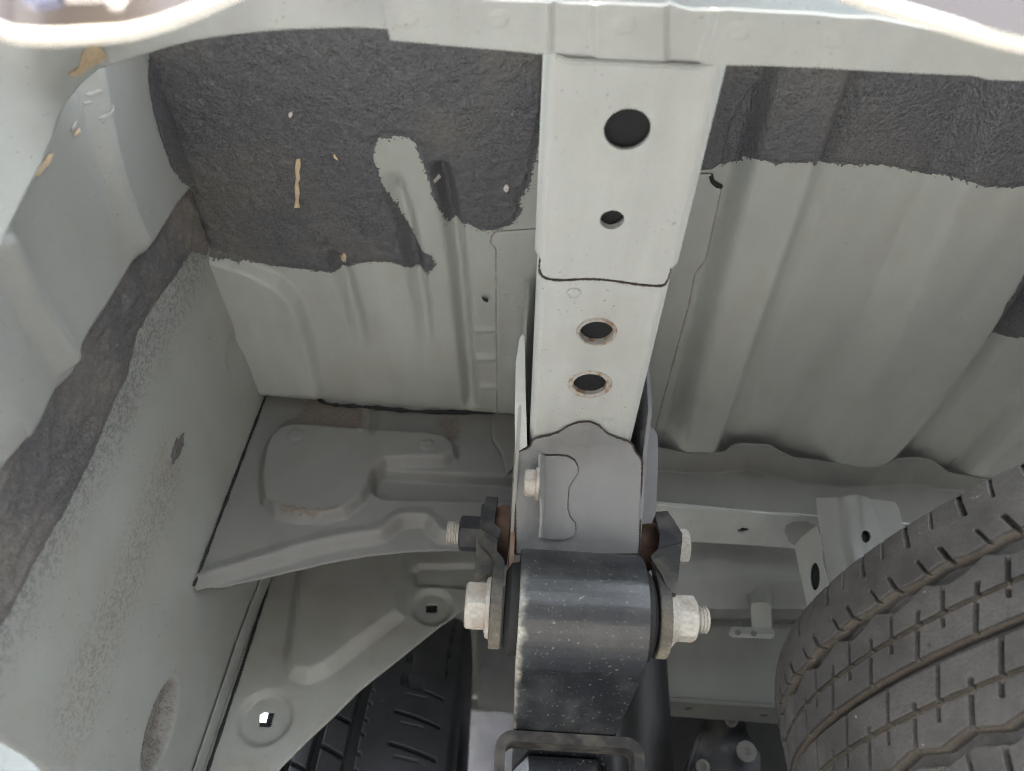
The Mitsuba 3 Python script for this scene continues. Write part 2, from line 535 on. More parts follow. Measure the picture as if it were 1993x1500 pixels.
def rubber_fn(dusty, base, amount, freq):
    def fn(p, n, uv):
        g = noise(p.x * 1100, p.y * 1100, p.z * 1100)
        d = smoothstep(0.30, 0.75, fbm(p.x * freq, p.y * freq, p.z * freq, 5))
        c = mix(base, dusty, (0.35 + 0.65 * d) * amount * (0.75 + 0.5 * g))
        c = mix(c, (0.42, 0.39, 0.35), specks(p, 300, 0.92, 0.955) * 0.6 * amount)
        return mix(c, (0.05, 0.045, 0.042), specks(p, 170, 0.93, 0.955) * 0.7 * amount)
    return fn


scene["leaf_black"] = bsdf(leaf_fn, 0.33, lambda p, n, uv: fbm(p.x * 700, p.y * 700, p.z * 700, 2), 0.00008, spec=0.9)
scene["steel_dark"] = bsdf(steel_fn, 0.55, tar_bump, 0.00012)
scene["steel_black"] = bsdf(lambda p, n, uv: mix((0.025, 0.026, 0.03), (0.10, 0.095, 0.085), smoothstep(0.45, 0.8, fbm(p.x * 60, p.y * 60, p.z * 60, 4)) * 0.7), 0.5)
scene["steel_brown"] = bsdf(lambda p, n, uv: mix((0.022, 0.021, 0.02), (0.085, 0.076, 0.065), smoothstep(0.35, 0.75, fbm(p.x * 90, p.y * 90, p.z * 90, 4))), 0.7, tar_bump, 0.0002)
scene["ear_shaded_grey"] = bsdf(paint_fn((0.16, 0.165, 0.175), DUST, 0.15, 0.3), 0.5)  # light grey paint darkened, with the shade on the ear in its colour
scene["ear_face"] = bsdf(paint_fn((0.205, 0.208, 0.208), DUST, 0.06, 0.3), 0.5)
scene["steel_tube"] = bsdf((0.012, 0.012, 0.013), 0.5)
scene["zinc"] = bsdf(zinc_fn, 0.55, spec=0.5)
scene["zinc_dull"] = bsdf((0.15, 0.147, 0.14), 0.6)
scene["rust"] = bsdf(lambda p, n, uv: mix((0.065, 0.045, 0.038), (0.22, 0.125, 0.08), fbm(p.x * 160, p.y * 400, p.z * 160, 4)), 0.85, tar_bump, 0.0004)
scene["brass"] = bsdf((0.22, 0.14, 0.09), 0.6)
scene["rubber_dusty"] = bsdf(rubber_fn((0.125, 0.112, 0.102), (0.040, 0.038, 0.037), 0.70, 38), 0.55, lambda p, n, uv: noise(p.x * 1500, p.y * 1500, p.z * 1500), 0.00006)
scene["rubber_black"] = bsdf(rubber_fn((0.085, 0.085, 0.09), (0.020, 0.022, 0.027), 0.25, 30), 0.5)
scene["edge_dirt"] = bsdf((0.24, 0.215, 0.19), 0.8)
scene["grime"] = bsdf(lambda p, n, uv: mix((0.10, 0.085, 0.075), (0.20, 0.17, 0.145), noise(p.x * 1300, p.y * 1300, p.z * 1300)), 0.8)
scene["rim_rust"] = bsdf(lambda p, n, uv: mix((0.38, 0.37, 0.34), (0.26, 0.17, 0.11), smoothstep(0.45, 0.75, fbm(p.x * 300, p.y * 300, p.z * 300, 3))), 0.6)
scene["edge_dark"] = bsdf((0.045, 0.035, 0.03), 0.8)
scene["bush_rubber"] = bsdf((0.012, 0.012, 0.013), 0.7)
scene["ivory"] = bsdf((0.86, 0.82, 0.74), 0.35)
scene["mauve"] = bsdf(lambda p, n, uv: mix((0.125, 0.10, 0.09), (0.105, 0.082, 0.078), fbm(p.x * 20, p.y * 20, p.z * 20, 2)), 0.4, clear=0.15)
scene["lens_pale"] = bsdf((0.55, 0.52, 0.50), 0.4)  # pale painted reflection on the bumper; also pale residue on the floor
scene["dark_reflection"] = bsdf((0.13, 0.135, 0.20), 0.3)  # dark painted reflection on the bumper
scene["liner"] = bsdf(lambda p, n, uv: mix((0.80, 0.79, 0.82), (0.70, 0.68, 0.72), fbm(p.x * 9, p.y * 9, p.z * 9, 3)), 0.6)
scene["bounce_pad_pale"] = bsdf(lambda p, n, uv: mix((0.47, 0.46, 0.445), (0.38, 0.37, 0.36), fbm(p.x * 3, p.y * 3, 0.0, 4)) * (0.9 + 0.2 * noise(p.x * 300, p.y * 300, 0.0)), 0.9)
scene["asphalt"] = bsdf((0.06, 0.06, 0.06), 0.9)
scene["rim_steel"] = bsdf((0.35, 0.35, 0.36), 0.4)

# ------------------------------------------------------------------ ground
scene["ground"] = mikit.ply((np.array([[-60, -60, -.006], [60, -60, -.006], [60, 60, -.006], [-60, 60, -.006]], float), np.array([[0, 1, 2], [0, 2, 3]])), "asphalt")
labels["ground"] = {"label": "dark asphalt ground around the vehicle", "category": "ground", "kind": "structure"}
scene["bounce_pad"] = mikit.ply((np.array([[-1.3, -.05, 0], [.50, -.05, 0], [.50, .90, 0], [-1.3, .90, 0]], float), np.array([[0, 1, 2], [0, 2, 3]])), "bounce_pad_pale")  # unseen pale slab, added to bounce light up onto the underbody
labels["bounce_pad"] = {"label": "unseen pale slab added under the rear of the vehicle to bounce light up", "category": "bounce_pad", "kind": "structure"}

# ------------------------------------------------------------------ floor pan
HF = 0.32
FL = Plane((0, 0, HF), (0, 1, 0), (1, 0, 0))


def lines_profile(lines, heights):
    L = []
    for ln, hh in zip(lines, heights):
        q = at_h(ln, HF - hh)
        s = np.column_stack([q[:, 1], q[:, 0]])
        s = s[np.argsort(s[:, 0])]
        L.append(np.polyfit(s[:, 0], s[:, 1], 2 if len(s) > 2 else 1))

    def fn(p):
        X = np.array([np.polyval(c, p[:, 0]) for c in L])
        h = np.zeros(len(p))
        for i in range(len(L) - 1):
            m = (p[:, 1] >= X[i]) & (p[:, 1] < X[i + 1])
            t = (p[m, 1] - X[i][m]) / (X[i + 1][m] - X[i][m])
            h[m] = heights[i] + (heights[i + 1] - heights[i]) * ss(0, 1, t)
        m = p[:, 1] >= X[-1]
        h[m] = heights[-1]
        return h
    return fn


R_RIBS = lines_profile(
    [[(1418, 330), (1275, 870)], [(1475, 330), (1338, 870)], [(1578, 330), (1392, 870)], [(1592, 330), (1402, 870)], [(1632, 330), (1438, 870)],
     [(1770, 400), (1540, 890)], [(1875, 400), (1650, 890)], [(1993, 535), (1898, 682), (1722, 905)], [(1993, 556), (1906, 688), (1732, 905)], [(2030, 575), (1940, 700), (1768, 908)],
     [(2085, 650), (1840, 915)], [(2130, 690), (1890, 920)], [(2300, 690), (2010, 930)], [(2330, 690), (2030, 930)]],
    [0, .013, .013, -.003, 0, 0, .014, .014, -.004, 0, 0, .012, .012, 0])
fs = FL.st
floor_relief = total(
    lambda p: np.where(p[:, 1] > 0.075, R_RIBS(p), 0.0),
    region(FL.poly([(395, 480), (470, 505), (545, 540), (580, 575), (603, 640), (634, 790), (500, 800)]), 0.0080, 0.007),
    ridge(fs([(650, 505), (668, 540), (690, 620), (712, 700)]), 0.006, 0.009, -0.0065, fade=0.5),
    ridge(fs([(760, 330), (790, 420), (812, 520), (826, 610), (838, 705)]), 0.009, 0.006, -0.0070, fade=0.35, fade0=0.1),
    ridge(fs([(858, 330), (880, 430), (892, 520), (903, 640), (918, 800)]), 0.007, 0.007, -0.0095),
    ridge(fs([(905, 641), (972, 641)]), 0.003, 0.003, 0.0012), ridge(fs([(908, 697), (974, 697)]), 0.003, 0.003, 0.0014), ridge(fs([(912, 752), (976, 752)]), 0.003, 0.003, 0.0014),
    region(FL.poly([(912, 648), (965, 648), (966, 690), (914, 690)]), -0.001, 0.004), region(FL.poly([(915, 706), (966, 706), (967, 746), (918, 746)]), -0.0012, 0.004),
    lambda p: 0.0006 * (meshkit.fbm(np.column_stack([p / 0.05, np.zeros(len(p))]), 2, 5) - 0.5))
left_relief = floor_relief
floor_relief = lambda p: left_relief(p) * np.where(p[:, 1] < 0.075, ss(0.442, 0.425, p[:, 0]), 1.0)
fine = sg.box(0.125, -0.29, 0.515, 0.36).difference(sg.box(0.449, -0.3, 0.6, -0.022))
k = put("floor_panel__sheet", FL.sheet(fine, 0.0019, floor_relief, 0.0012), "paint_floor", True)
put("floor_panel__sheet", FL.sheet(sg.box(0.125, 0.36, 0.515, 1.1), 0.006, floor_relief, 0.0012), "paint_floor", True)
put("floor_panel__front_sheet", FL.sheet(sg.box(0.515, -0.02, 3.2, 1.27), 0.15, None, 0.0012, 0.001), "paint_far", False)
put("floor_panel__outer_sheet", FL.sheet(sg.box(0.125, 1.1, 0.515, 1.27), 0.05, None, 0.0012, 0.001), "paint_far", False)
put("body_side__wheelhouse_roof", m3.Manifold.cube([.27, 2.75, .004]).translate([-.29, .45, .405]) + m3.Manifold.cube([.27, .004, .42]).translate([-.29, 1.50, -.02]) + m3.Manifold.cube([.004, 1.05, .09]).translate([-.024, .45, .318]) + m3.Manifold.cube([.27, .004, .092]).translate([-.29, .449, .317]), "paint_far", False)
arch = sg.Polygon([(.02, .04), (3.2, .04), (3.2, .41), (.02, .41)]).difference(sg.Point(.905, .045).buffer(.345, 48)).difference(sg.box(.56, -.1, 1.25, .045))
put("body_side__outer_skin", ext_x(m3.CrossSection([np.array(g.exterior.coords)[:-1] for g in getattr(arch, "geoms", [arch])], m3.FillRule.EvenOdd), -.2925, -.2905, .0003), "paint", False)
put("body_side__opposite_skin", m3.Manifold.cube([.002, 3.2, .40]).translate([1.272, .02, .0]), "paint", False)
tag("body_side", "pale thin bodywork edge of the wheel arch beside the black tyre", "bodywork")
tag("floor_panel", "pale grey ribbed underbody floor panel with dark sprayed sealant patches at its rear edge", "floor panel")
# overlapping strengthening strips beside the rail
put("floor_panel__strip", FL.sheet(FL.poly([(1100, 440), (965, 449), (957, 458), (955, 470), (966, 482), (966, 620), (968, 800), (1100, 810)]), 0.0022,
                                   lambda p: floor_relief(p) * 0.3, 0.0010, 0.0013), "paint_floor", True)
put("floor_panel__strip", FL.sheet(FL.poly([(1300, 336), (1383, 336), (1386, 350), (1396, 358), (1404, 361), (1374, 500), (1352, 530), (1340, 590), (1262, 880), (1180, 880)]), 0.0022,
                                   None, 0.0010, 0.0016), "paint_floor", True)
put("floor_panel__strip_edge", tube(FL.xyz(resample(fs([(965, 449), (957, 458), (955, 470), (966, 482), (966, 620), (968, 800)]), 0.002), 0.0011), 0.00040, 6, 0.8, 2), "edge_dirt", True)
put("floor_panel__strip_edge", tube(FL.xyz(resample(fs([(1383, 338), (1386, 350), (1396, 358), (1404, 361)]), 0.002), 0.0012), 0.0011, 6, 0.4, 2), "bush_rubber", True)
put("floor_panel__strip_edge", tube(FL.xyz(resample(fs([(1404, 361), (1374, 500), (1352, 530), (1340, 590), (1262, 880)]), 0.002), 0.0015), 0.00045, 6, 0.8, 4), "edge_dirt", True)


def on_relief(px):
    """Floor coordinates of traced points, on the pressed surface itself."""
    s = FL.st(px)
    for _ in range(8):
        q = ray(px)
        q = q * ((HF - floor_relief(s)) / q[:, 2])[:, None]
        s = 0.5 * s + 0.5 * np.column_stack([q[:, 1], q[:, 0]])
    return s


def overspray(poly, seed, reach=0.004):
    """Specks of sprayed coating scattered just beyond its edge."""
    ring_ = poly.boundary.intersection(sg.box(.17, -.19, .47, .30)).buffer(reach)
    out = []
    for g in getattr(ring_, "geoms", [ring_]):
        P, tri = triangulate(g, 0.00048)
        d = -sdist(poly, P)
        q = np.column_stack([P, np.full(len(P), seed * 1.9)])
        f = meshkit.noise(q / 0.0009, seed) * 0.75 + 0.25 * meshkit.noise(q / 0.004, seed + 3) - (0.47 + 0.40 * np.clip(d / reach, 0, 1) ** 0.7)
        P, tri, f = clip_field(P, tri, f)
        out.append((FL.xyz(P, floor_relief(P) + 0.00025), tri))
    n = np.cumsum([0] + [len(v) for v, _ in out])
    return np.vstack([v for v, _ in out]), np.vstack([t + k for (_, t), k in zip(out, n)])


SEAL_L = [(285, 112), (300, 200), (318, 275), (345, 335), (372, 362), (368, 420), (378, 468), (400, 490), (415, 502), (470, 506), (530, 516), (590, 523), (640, 527), (662, 522), (690, 512), (735, 508),
          (775, 511), (800, 519), (826, 527), (843, 520), (846, 508), (836, 497), (818, 482), (806, 455), (792, 428), (766, 388), (744, 358), (730, 322), (727, 292), (736, 269),
          (768, 263), (798, 266), (812, 284), (820, 310), (834, 345), (845, 382), (858, 410), (876, 430), (896, 427), (912, 434), (930, 444), (955, 447), (985, 440), (1003, 428), (1014, 408),
          (1012, 385), (1030, 360), (1041, 310), (1062, 200), (1068, 90), (1100, 20), (400, 20)]
put("floor_panel__sealant_coating", FL.coat(sg.Polygon(on_relief(SEAL_L)).buffer(0), 0.0010, floor_relief, 0.0012, 0.004, 3, 0.0016, 0.005, ragged=0.0006, rs=0.0012), "tar", True)
SEAL_R = [(1300, 20), (1280, 310), (1365, 312), (1400, 313), (1408, 320), (1425, 312), (1450, 304), (1480, 310), (1510, 317), (1560, 316), (1590, 314), (1640, 318), (1700, 318), (1740, 324), (1790, 334), (1840, 340),
          (1880, 350), (1915, 361), (1960, 364), (2010, 358), (2200, 330), (2200, 20)]
put("floor_panel__sealant_coating", FL.coat(sg.Polygon(on_relief(resample(SEAL_R, 12))).buffer(0), 0.0010, floor_relief, 0.0010, 0.003, 9, 0.0008, 0.005, ragged=0.0006, rs=0.0012), "tar", True)
put("floor_panel__sealant_coating", FL.coat(FL.poly([(1410, 20), (1490, 120), (1478, 150), (1446, 195), (1424, 240), (1406, 316), (1380, 330), (1150, 330), (1150, 20)]), 0.0012, floor_relief, 0.0022, 0.0015, 14, 0.0006, ragged=0.0003), "tar", True)
put("floor_panel__sealant_coating", FL.coat(FL.poly([(2030, 430), (1975, 500), (1940, 560), (1912, 640), (1905, 655), (1950, 657), (2060, 655)]), 0.0012, floor_relief, 0.0008, 0.004, 21, 0.0006), "tar", True)

put("floor_panel__overspray", overspray(sg.Polygon(on_relief(SEAL_L)).buffer(0), 3), "tar", True)
put("floor_panel__overspray", overspray(sg.Polygon(on_relief(resample(SEAL_R, 12))).buffer(0), 4), "tar", True)


def blob(c, rx, ry, ang, seed, n=40, rough=0.5):
    a = np.arange(n) / n * 2 * np.pi
    r = 1 + rough * (meshkit.fbm(np.column_stack([np.cos(a) * 1.5, np.sin(a) * 1.5, np.full(n, seed * 2.3)]), 4, seed) - 0.5) * 2
    x, y = rx * r * np.cos(a), ry * r * np.sin(a)
    ca, sa = math.cos(ang), math.sin(ang)
    return np.column_stack([c[0] + x * ca - y * sa, c[1] + x * sa + y * ca])


def flake(plane, relief, key, px, mat="residue", lift=0.0024, th=0.0008):
    put(key, plane.sheet(plane.poly(px), 0.0011, lambda p: relief(p) + 0.0006 * (meshkit.noise(np.column_stack([p / 0.0012, np.zeros(len(p))])) - 0.5), th, lift), mat, True)


flake(FL, floor_relief, "floor_panel__residue", [(578, 306), (586, 303), (587, 318), (584, 330), (586, 345), (582, 352), (585, 368), (583, 385), (585, 398), (574, 400), (577, 380), (575, 360), (578, 340), (576, 322)])
flake(FL, floor_relief, "floor_panel__residue", blob((668, 501), 8, 12, 0.2, 4, rough=0.9))
flake(FL, floor_relief, "floor_panel__residue", blob((986, 361), 5, 7, 0.2, 5), "lens_pale")
flake(FL, floor_relief, "floor_panel__residue", blob((850, 353), 6, 4, 0.5, 7), "lens_pale")
flake(FL, floor_relief, "floor_panel__residue", blob((567, 218), 4, 5, 0.5, 8), "lens_pale")
flake(FL, floor_relief, "floor_panel__residue", blob((654, 301), 2, 7, -0.6, 9))
flake(FL, floor_relief, "floor_panel__dark_chip", [(938, 572), (945, 575), (951, 577), (950, 581), (944, 580), (940, 578)], "bush_rubber", 0.0028)
for c in [(990, 574), (988, 690)]:
    w = FL.xyz(fs([c]), 0.0013)[0]
    put("floor_panel__spot_weld", lathe_x([(0, .0), (0.0002, .0022), (0.0004, .0026), (0.0, .0032)], (0, 0), 24).apply_transform(np.array([[0, 1, 0, w[0]], [0, 0, 1, w[1]], [-1, 0, 0, w[2]], [0, 0, 0, 1]], float)), "paint_floor")

# ------------------------------------------------------------------ left wall: ribbed rear panel, then the inner panel before the wheelhouse
XW = -0.18
WB = Plane((XW, 0, 0), (0, 1, 0), (0, 0, 1))
WA = Plane((XW + 0.005, 0, 0), (0, 1, 0), (0, 0, 1))
A_EDGE = [(372, 362), (345, 396), (318, 440), (300, 468), (285, 488), (262, 503), (240, 540), (205, 598), (175, 642), (162, 668), (158, 690), (140, 728), (108, 756), (80, 800), (40, 860), (0, 915), (-60, 1005)]
a_st = WA.st
a_relief = total(
    ridge(a_st(curve([(150, 60), (172, 150), (190, 240), (205, 310), (228, 385), (258, 455), (276, 487)])), 0.009, 0.011, 0.0075, fade0=0.15, fade=0.07),
    ridge(a_st(curve([(-10, 470), (35, 560), (85, 645), (132, 708)])), 0.010, 0.011, 0.0075, fade=0.07),
    ridge(a_st(curve([(-90, 560), (-30, 690), (20, 800)])), 0.02, 0.03, 0.004),
    lambda p: 0.0008 * (meshkit.fbm(np.column_stack([p / 0.04, np.ones(len(p))]), 2, 8) - 0.5))
put("side_panel__sheet", WA.sheet(WA.poly([(100, 40), (215, 40), (320, 40), (330, 120)] + [(372, 355)] + A_EDGE + [(-160, 1000), (-160, 500), (-100, 200)]), 0.0016, a_relief, 0.0014), "paint_side", True)
tag("side_panel", "light grey inner side panel with two rounded pressed ribs and tan scrape marks", "side panel")
for pts, mt in [([(60, 270), (78, 262), (76, 280), (90, 283), (92, 292), (70, 296), (64, 303), (50, 304), (48, 290)], "residue"), ([(70, 332), (95, 300), (104, 298), (100, 312), (75, 342), (67, 342)], "residue"),
                ([(136, 250), (148, 233), (151, 237), (140, 256)], "bare_metal"), ([(142, 262), (154, 248), (155, 256), (144, 266)], "residue"),
                ([(174, 228), (188, 201), (191, 203), (178, 229)], "bare_metal"), ([(159, 182), (166, 171), (170, 174), (163, 186)], "bare_metal"), ([(160, 198), (165, 195), (166, 201), (161, 203)], "bare_metal"),
                ([(52, 336), (58, 328), (60, 335), (55, 341)], "bare_metal"), ([(56, 350), (64, 343), (66, 346), (58, 353)], "bare_metal")]:
    flake(WA, a_relief, "side_panel__scrape", pts, mt, 0.0006, 0.0004)

put("side_panel__sealant_coating", WA.coat(WA.poly([(320, 60), (290, 90), (286, 150), (296, 215), (312, 270), (333, 325), (352, 352), (372, 364), (400, 370), (380, 300), (350, 100)]), 0.0008, a_relief, 0.0005, 0.003, 61, 0.0010, 0.006, ragged=0.0012, rs=0.0012), "tar", True)
b_st = WB.st
CRE = b_st([(470, 620), (430, 810), (386, 975), (337, 1186), (211, 1498), (150, 1650)])


def b_flare(p):
    L = b_st([(-40, 1405), (10, 1440), (60, 1475), (130, 1530)])
    d, _ = ldist(L[::-1], p)
    return -1.6 * np.maximum(d - 0.0005, 0)


dim = b_st([(320, 1412)])[0]
b_relief = total(
    lambda p: -0.045 * np.maximum(0, ldist(CRE, p)[0] - 0.002) * ss(0.26, 0.15, p[:, 1]),
    lambda p: -0.008 * ss(0.027, 0.014, np.hypot((p[:, 0] - dim[0]) * 1.25, p[:, 1] - dim[1])) + 0.001 * ss(0.011, 0.009, np.hypot((p[:, 0] - dim[0]) * 1.25, p[:, 1] - dim[1])),
    lambda p: -0.0022 * ss(1.0, 0.5, np.hypot((p[:, 0] - b_st([(457, 688)])[0][0]) / 0.017, (p[:, 1] - b_st([(457, 688)])[0][1]) / 0.016)),
    b_flare,
    lambda p: 0.0010 * (meshkit.fbm(np.column_stack([p / 0.05, np.ones(len(p)) * 3]), 2, 2) - 0.5))
S0, S1, S2 = b_st([(352, 860)])[0], b_st([(245, 1160)])[0], b_st([(130, 1440)])[0]
DC = [float(v) for v in dim]
G0, G1 = [[float(v) for v in q] for q in b_st([(392, 470), (-10, 1215)])]


def wall_fn(p, n, uv):
    base = paint_fn((0.285, 0.294, 0.275), DUST, 0.30, 1.0)(p, n, uv)
    y, h = p.y, p.z - H0
    ax, ay, bx, by = float(S0[0]), float(S0[1]), float(S2[0]), float(S2[1])
    L = math.hypot(bx - ax, by - ay)
    t = ((y - ax) * (bx - ax) + (h - ay) * (by - ay)) / (L * L)
    d = dr.abs((y - ax) * (by - ay) - (h - ay) * (bx - ax)) / L
    w = smoothstep(0.034, 0.002, d + 0.012 * (fbm(y * 60, h * 60, 0.0, 3) - 0.5)) * smoothstep(-0.05, 0.1, t) * smoothstep(1.15, 0.9, t)
    g = smoothstep(0.38, 0.75, noise(y * 1500, h * 1500, 3.0) * 0.5 + noise(y * 620 + h * 200, h * 620 - y * 200, 1.0) * 0.5)
    c = mix(base, (0.20, 0.175, 0.15), dr.clip(w * (0.16 + 0.55 * g), 0, 0.85))
    gl = math.hypot(G1[0] - G0[0], G1[1] - G0[1])
    gd = ((y - G0[0]) * (G0[1] - G1[1]) + (h - G0[1]) * (G1[0] - G0[0])) / gl
    gd = dr.abs(gd) + 0.010 * (fbm(y * 45, h * 45, 2.0, 3) - 0.5)
    c = mix(c, (0.12, 0.118, 0.122), smoothstep(0.034, 0.000, gd) * (0.25 + 0.65 * g) * 0.85)
    rr = dr.sqrt(dr.square((y - DC[0]) * 1.25) + dr.square(h - DC[1]))
    k = smoothstep(0.027, 0.021, rr) * (0.55 + 0.40 * g)
    k2 = smoothstep(0.012, 0.010, rr) * smoothstep(0.009, 0.0095, rr)
    return mix(mix(c, (0.125, 0.105, 0.09), k), (0.08, 0.07, 0.06), k2 * 0.8)


scene["paint_wall"] = bsdf(wall_fn, 0.45, orange_peel, 0.00003)
put("inner_panel__sheet", WB.sheet(sg.Polygon([(0.20, 0.0), (0.40, 0.02), (0.562, 0.03), (0.562, 0.3195), (0.20, 0.3195)]), 0.0019, b_relief, 0.0014), "paint_wall", True)
tag("inner_panel", "tall grey inner panel with speckled brown dirt streak and round dusty dimple low down", "inner panel")
BAND = A_EDGE[:-1] + [(-60, 1000), (-60, 1290), (0, 1200), (35, 1135), (75, 1062), (112, 1000), (150, 928), (178, 868), (197, 820), (216, 772), (243, 724), (248, 690), (262, 642), (290, 592), (332, 535), (372, 478), (400, 486), (384, 420)]
put("inner_panel__sealant_coating", WB.coat(WB.poly(BAND).buffer(0.003), 0.0010, b_relief, 0.0016, 0.006, 31, 0.0065, 0.006, ragged=0.0010, rs=0.003), "tar_dusty", True)
put("inner_panel__dried_sealant", WB.coat(WB.poly(blob((345, 870), 9, 30, 0.35, 12, rough=0.8)), 0.0009, b_relief, 0.0008, 0.002, 5, 0.0008, 0.004), "tar_dusty", True)

# ------------------------------------------------------------------ wheelhouse plate, facing rearwards under the end of the floor
CP = Plane((XW, 0.4385, 0.3186), (1, 0.040, 0), (0, 0.105, 1))
c_st = CP.st
C_OUT = [(513, 770), (540, 768), (600, 769), (620, 778), (640, 786), (700, 792), (725, 793), (760, 797), (830, 802), (900, 805), (980, 803), (1060, 800), (1250, 800), (1250, 1075), (1000, 1066), (940, 1061), (900, 1060), (800, 1062), (720, 1070),
         (640, 1084), (600, 1093), (560, 1102), (500, 1117), (430, 1132), (400, 1134), (377, 1141), (374, 1134), (392, 1080), (412, 1020), (432, 955), (452, 895), (490, 812)]
EMB = [(515, 935), (522, 885), (532, 862), (550, 845), (575, 838), (700, 848), (830, 854), (862, 860), (880, 876), (880, 892), (862, 900), (790, 900), (750, 903), (728, 920), (716, 945), (700, 975), (670, 1000), (630, 1010), (580, 1008), (540, 998), (520, 980)]
SLOT = [(722, 945), (730, 926), (748, 918), (900, 925), (1010, 930), (1010, 970), (900, 970), (750, 966), (732, 960)]
CRIDGE = c_st(curve([(372, 1128), (440, 1105), (520, 1082), (600, 1057), (680, 1040), (735, 1032), (760, 1015), (785, 1002), (830, 1003), (850, 1022), (875, 1036), (960, 1038), (1060, 1040)], 5))
c_relief = total(
    region(CP.poly(EMB).buffer(0.002), 0.0080, 0.0055), region(CP.poly(SLOT), -0.0080, 0.005),
    lambda p: 0.0016 * ss(0.007, 0, np.abs(ldist(CRIDGE, p)[0])) - 0.0065 * ss(0.0, 0.0065, -ldist(CRIDGE, p)[0]),
    ridge(c_st([(728, 780), (722, 850)]), 0.0025, 0.006, -0.0018), ridge(c_st([(708, 780), (702, 850)]), 0.003, 0.002, 0.0012),
    ring(c_st([(578, 860)])[0], 0.0048, 0.0012, 0.0008), ring(c_st([(832, 880)])[0], 0.0045, 0.0012, 0.0008),
    lambda p: 0.0010 * (meshkit.fbm(np.column_stack([p / 0.03, np.ones(len(p)) * 3]), 3, 6) - 0.5))
put("wheelhouse_plate__sheet", CP.sheet(CP.poly(C_OUT), 0.0012, c_relief, 0.0012), "paint_plate_shade", True)
tag("wheelhouse_plate", "dusty grey pressed plate with a long slot-shaped recess above the wheel arch", "body plate")
put("wheelhouse_plate__sealant_coating", CP.coat(CP.poly([(600, 775), (650, 792), (708, 796), (702, 842), (620, 838), (560, 836), (540, 830), (580, 810)]), 0.0009, c_relief, 0.0006, 0.004, 40, 0.0016, 0.006), "grime", True)
put("wheelhouse_plate__sealant_coating", CP.coat(CP.poly([(850, 815), (890, 812), (895, 840), (880, 860), (862, 835)]), 0.0009, c_relief, 0.0003, 0.004, 44, 0.0012, 0.004, ragged=0.003), "grime", True)
put("wheelhouse_plate__sealant_coating", CP.coat(CP.poly([(522, 985), (545, 995), (600, 1004), (660, 998), (640, 1010), (590, 1012), (545, 1003)]), 0.0009, c_relief, 0.0003, 0.003, 47, 0.0008, 0.003, ragged=0.0016), "grime", True)
gus = [(965, 812), (1010, 806), (1060, 806), (1060, 930), (1005, 910), (985, 928), (975, 885), (958, 860), (955, 830)]
put("wheelhouse_plate__corner_gusset", CP.sheet(CP.poly(gus), 0.0025, None, 0.0012, 0.0030), "paint_plate_shade", True)
hs = np.linspace(.318, .166, 60)
put("wheelhouse_plate__seam_bead", tube(np.column_stack([np.full(60, XW + .0008), .4385 + .105 * (hs - .3186) - .0008, hs]), 0.0008, 7, 0.7, 3), "bush_rubber", True)
put("wheelhouse_plate__seam_bead", tube(CP.xyz(resample(c_st(curve([(512, 770), (560, 770), (610, 773), (640, 788), (720, 794), (830, 803), (990, 805)])), 0.003), 0.0012), 0.0012, 7, 0.7, 8), "bush_rubber", True)

# ------------------------------------------------------------------ wheel arch plate further forward
DP = Plane((XW, 0.560, 0.233), (1, 0, 0), (0, 0.14, 1))
d_st = DP.st
D_OUT = [(518, 1117), (548, 1000), (1140, 1000), (1140, 1060), (1020, 1115), (940, 1163), (900, 1188), (850, 1224), (800, 1264), (750, 1304), (700, 1344), (650, 1394), (600, 1440), (541, 1500), (500, 1545), (376, 1545), (391, 1500), (456, 1300)]
sq1 = [(503, 1385), (511, 1380), (532, 1382), (524, 1410), (502, 1409)]
sq2 = [(829, 1172), (851, 1171), (850, 1187), (829, 1187)]
c1, c2 = d_st([(516, 1396)])[0], d_st([(841, 1180)])[0]
d_relief = total(
    region(DP.poly([(592, 1060), (560, 1285), (568, 1312), (600, 1322), (640, 1304), (700, 1258), (780, 1198), (788, 1070)]), 0.008, 0.010),
    ring(c1, 0.0175, 0.005, -0.0045), ring(c2, 0.0145, 0.005, -0.004),
    region(DP.poly([(803, 1112), (815, 1100), (950, 1100), (950, 1148), (870, 1140), (812, 1138)]), -0.003, 0.005),
    lambda p: 0.0008 * (meshkit.fbm(np.column_stack([p / 0.03, np.ones(len(p)) * 7]), 2, 6) - 0.5))
put("wheel_arch_plate__sheet", DP.sheet(DP.poly(D_OUT, [sq1, sq2]), 0.0014, d_relief, 0.0014), "paint_dusty", True)
tag("wheel_arch_plate", "grey curved-edge wheel arch plate with two round dimples holding square holes", "wheel arch")
q2 = DP.xyz(c2)[0]
put("wheel_arch_plate__added_hole_block", m3.Manifold.cube([.016, .004, .014], True).translate([q2[0], q2[1] + .0115, q2[2]]), "bush_rubber", False)  # added dark block behind the square hole, so it reads black
q1 = DP.xyz(c1)[0]
put("wheel_arch_plate__added_hole_block", m3.Manifold.cube([.0042, .004, .022], True).translate([q1[0] + .0006, q1[1] + .0125, q1[2]]) + m3.Manifold.cube([.006, .004, .0030], True).translate([q1[0] - .004, q1[1] + .0125, q1[2] - .0025]), "bush_rubber", False)  # added dark bars behind the other square hole
put("wheel_arch_plate__seam_flange", WB.sheet(WB.poly([(512, 1117), (530, 1117), (470, 1310), (406, 1500), (380, 1590), (362, 1590), (388, 1500), (452, 1310)]), 0.003, b_relief, 0.0012, 0.0022), "paint_wall", True)
put("wheel_arch_plate__seam_bead", tube(DP.xyz(resample(d_st([(531, 1117), (470, 1305), (404, 1503), (385, 1560)]), 0.003), 0.001), 0.0011, 7, 0.5, 5), "bush_rubber", True)

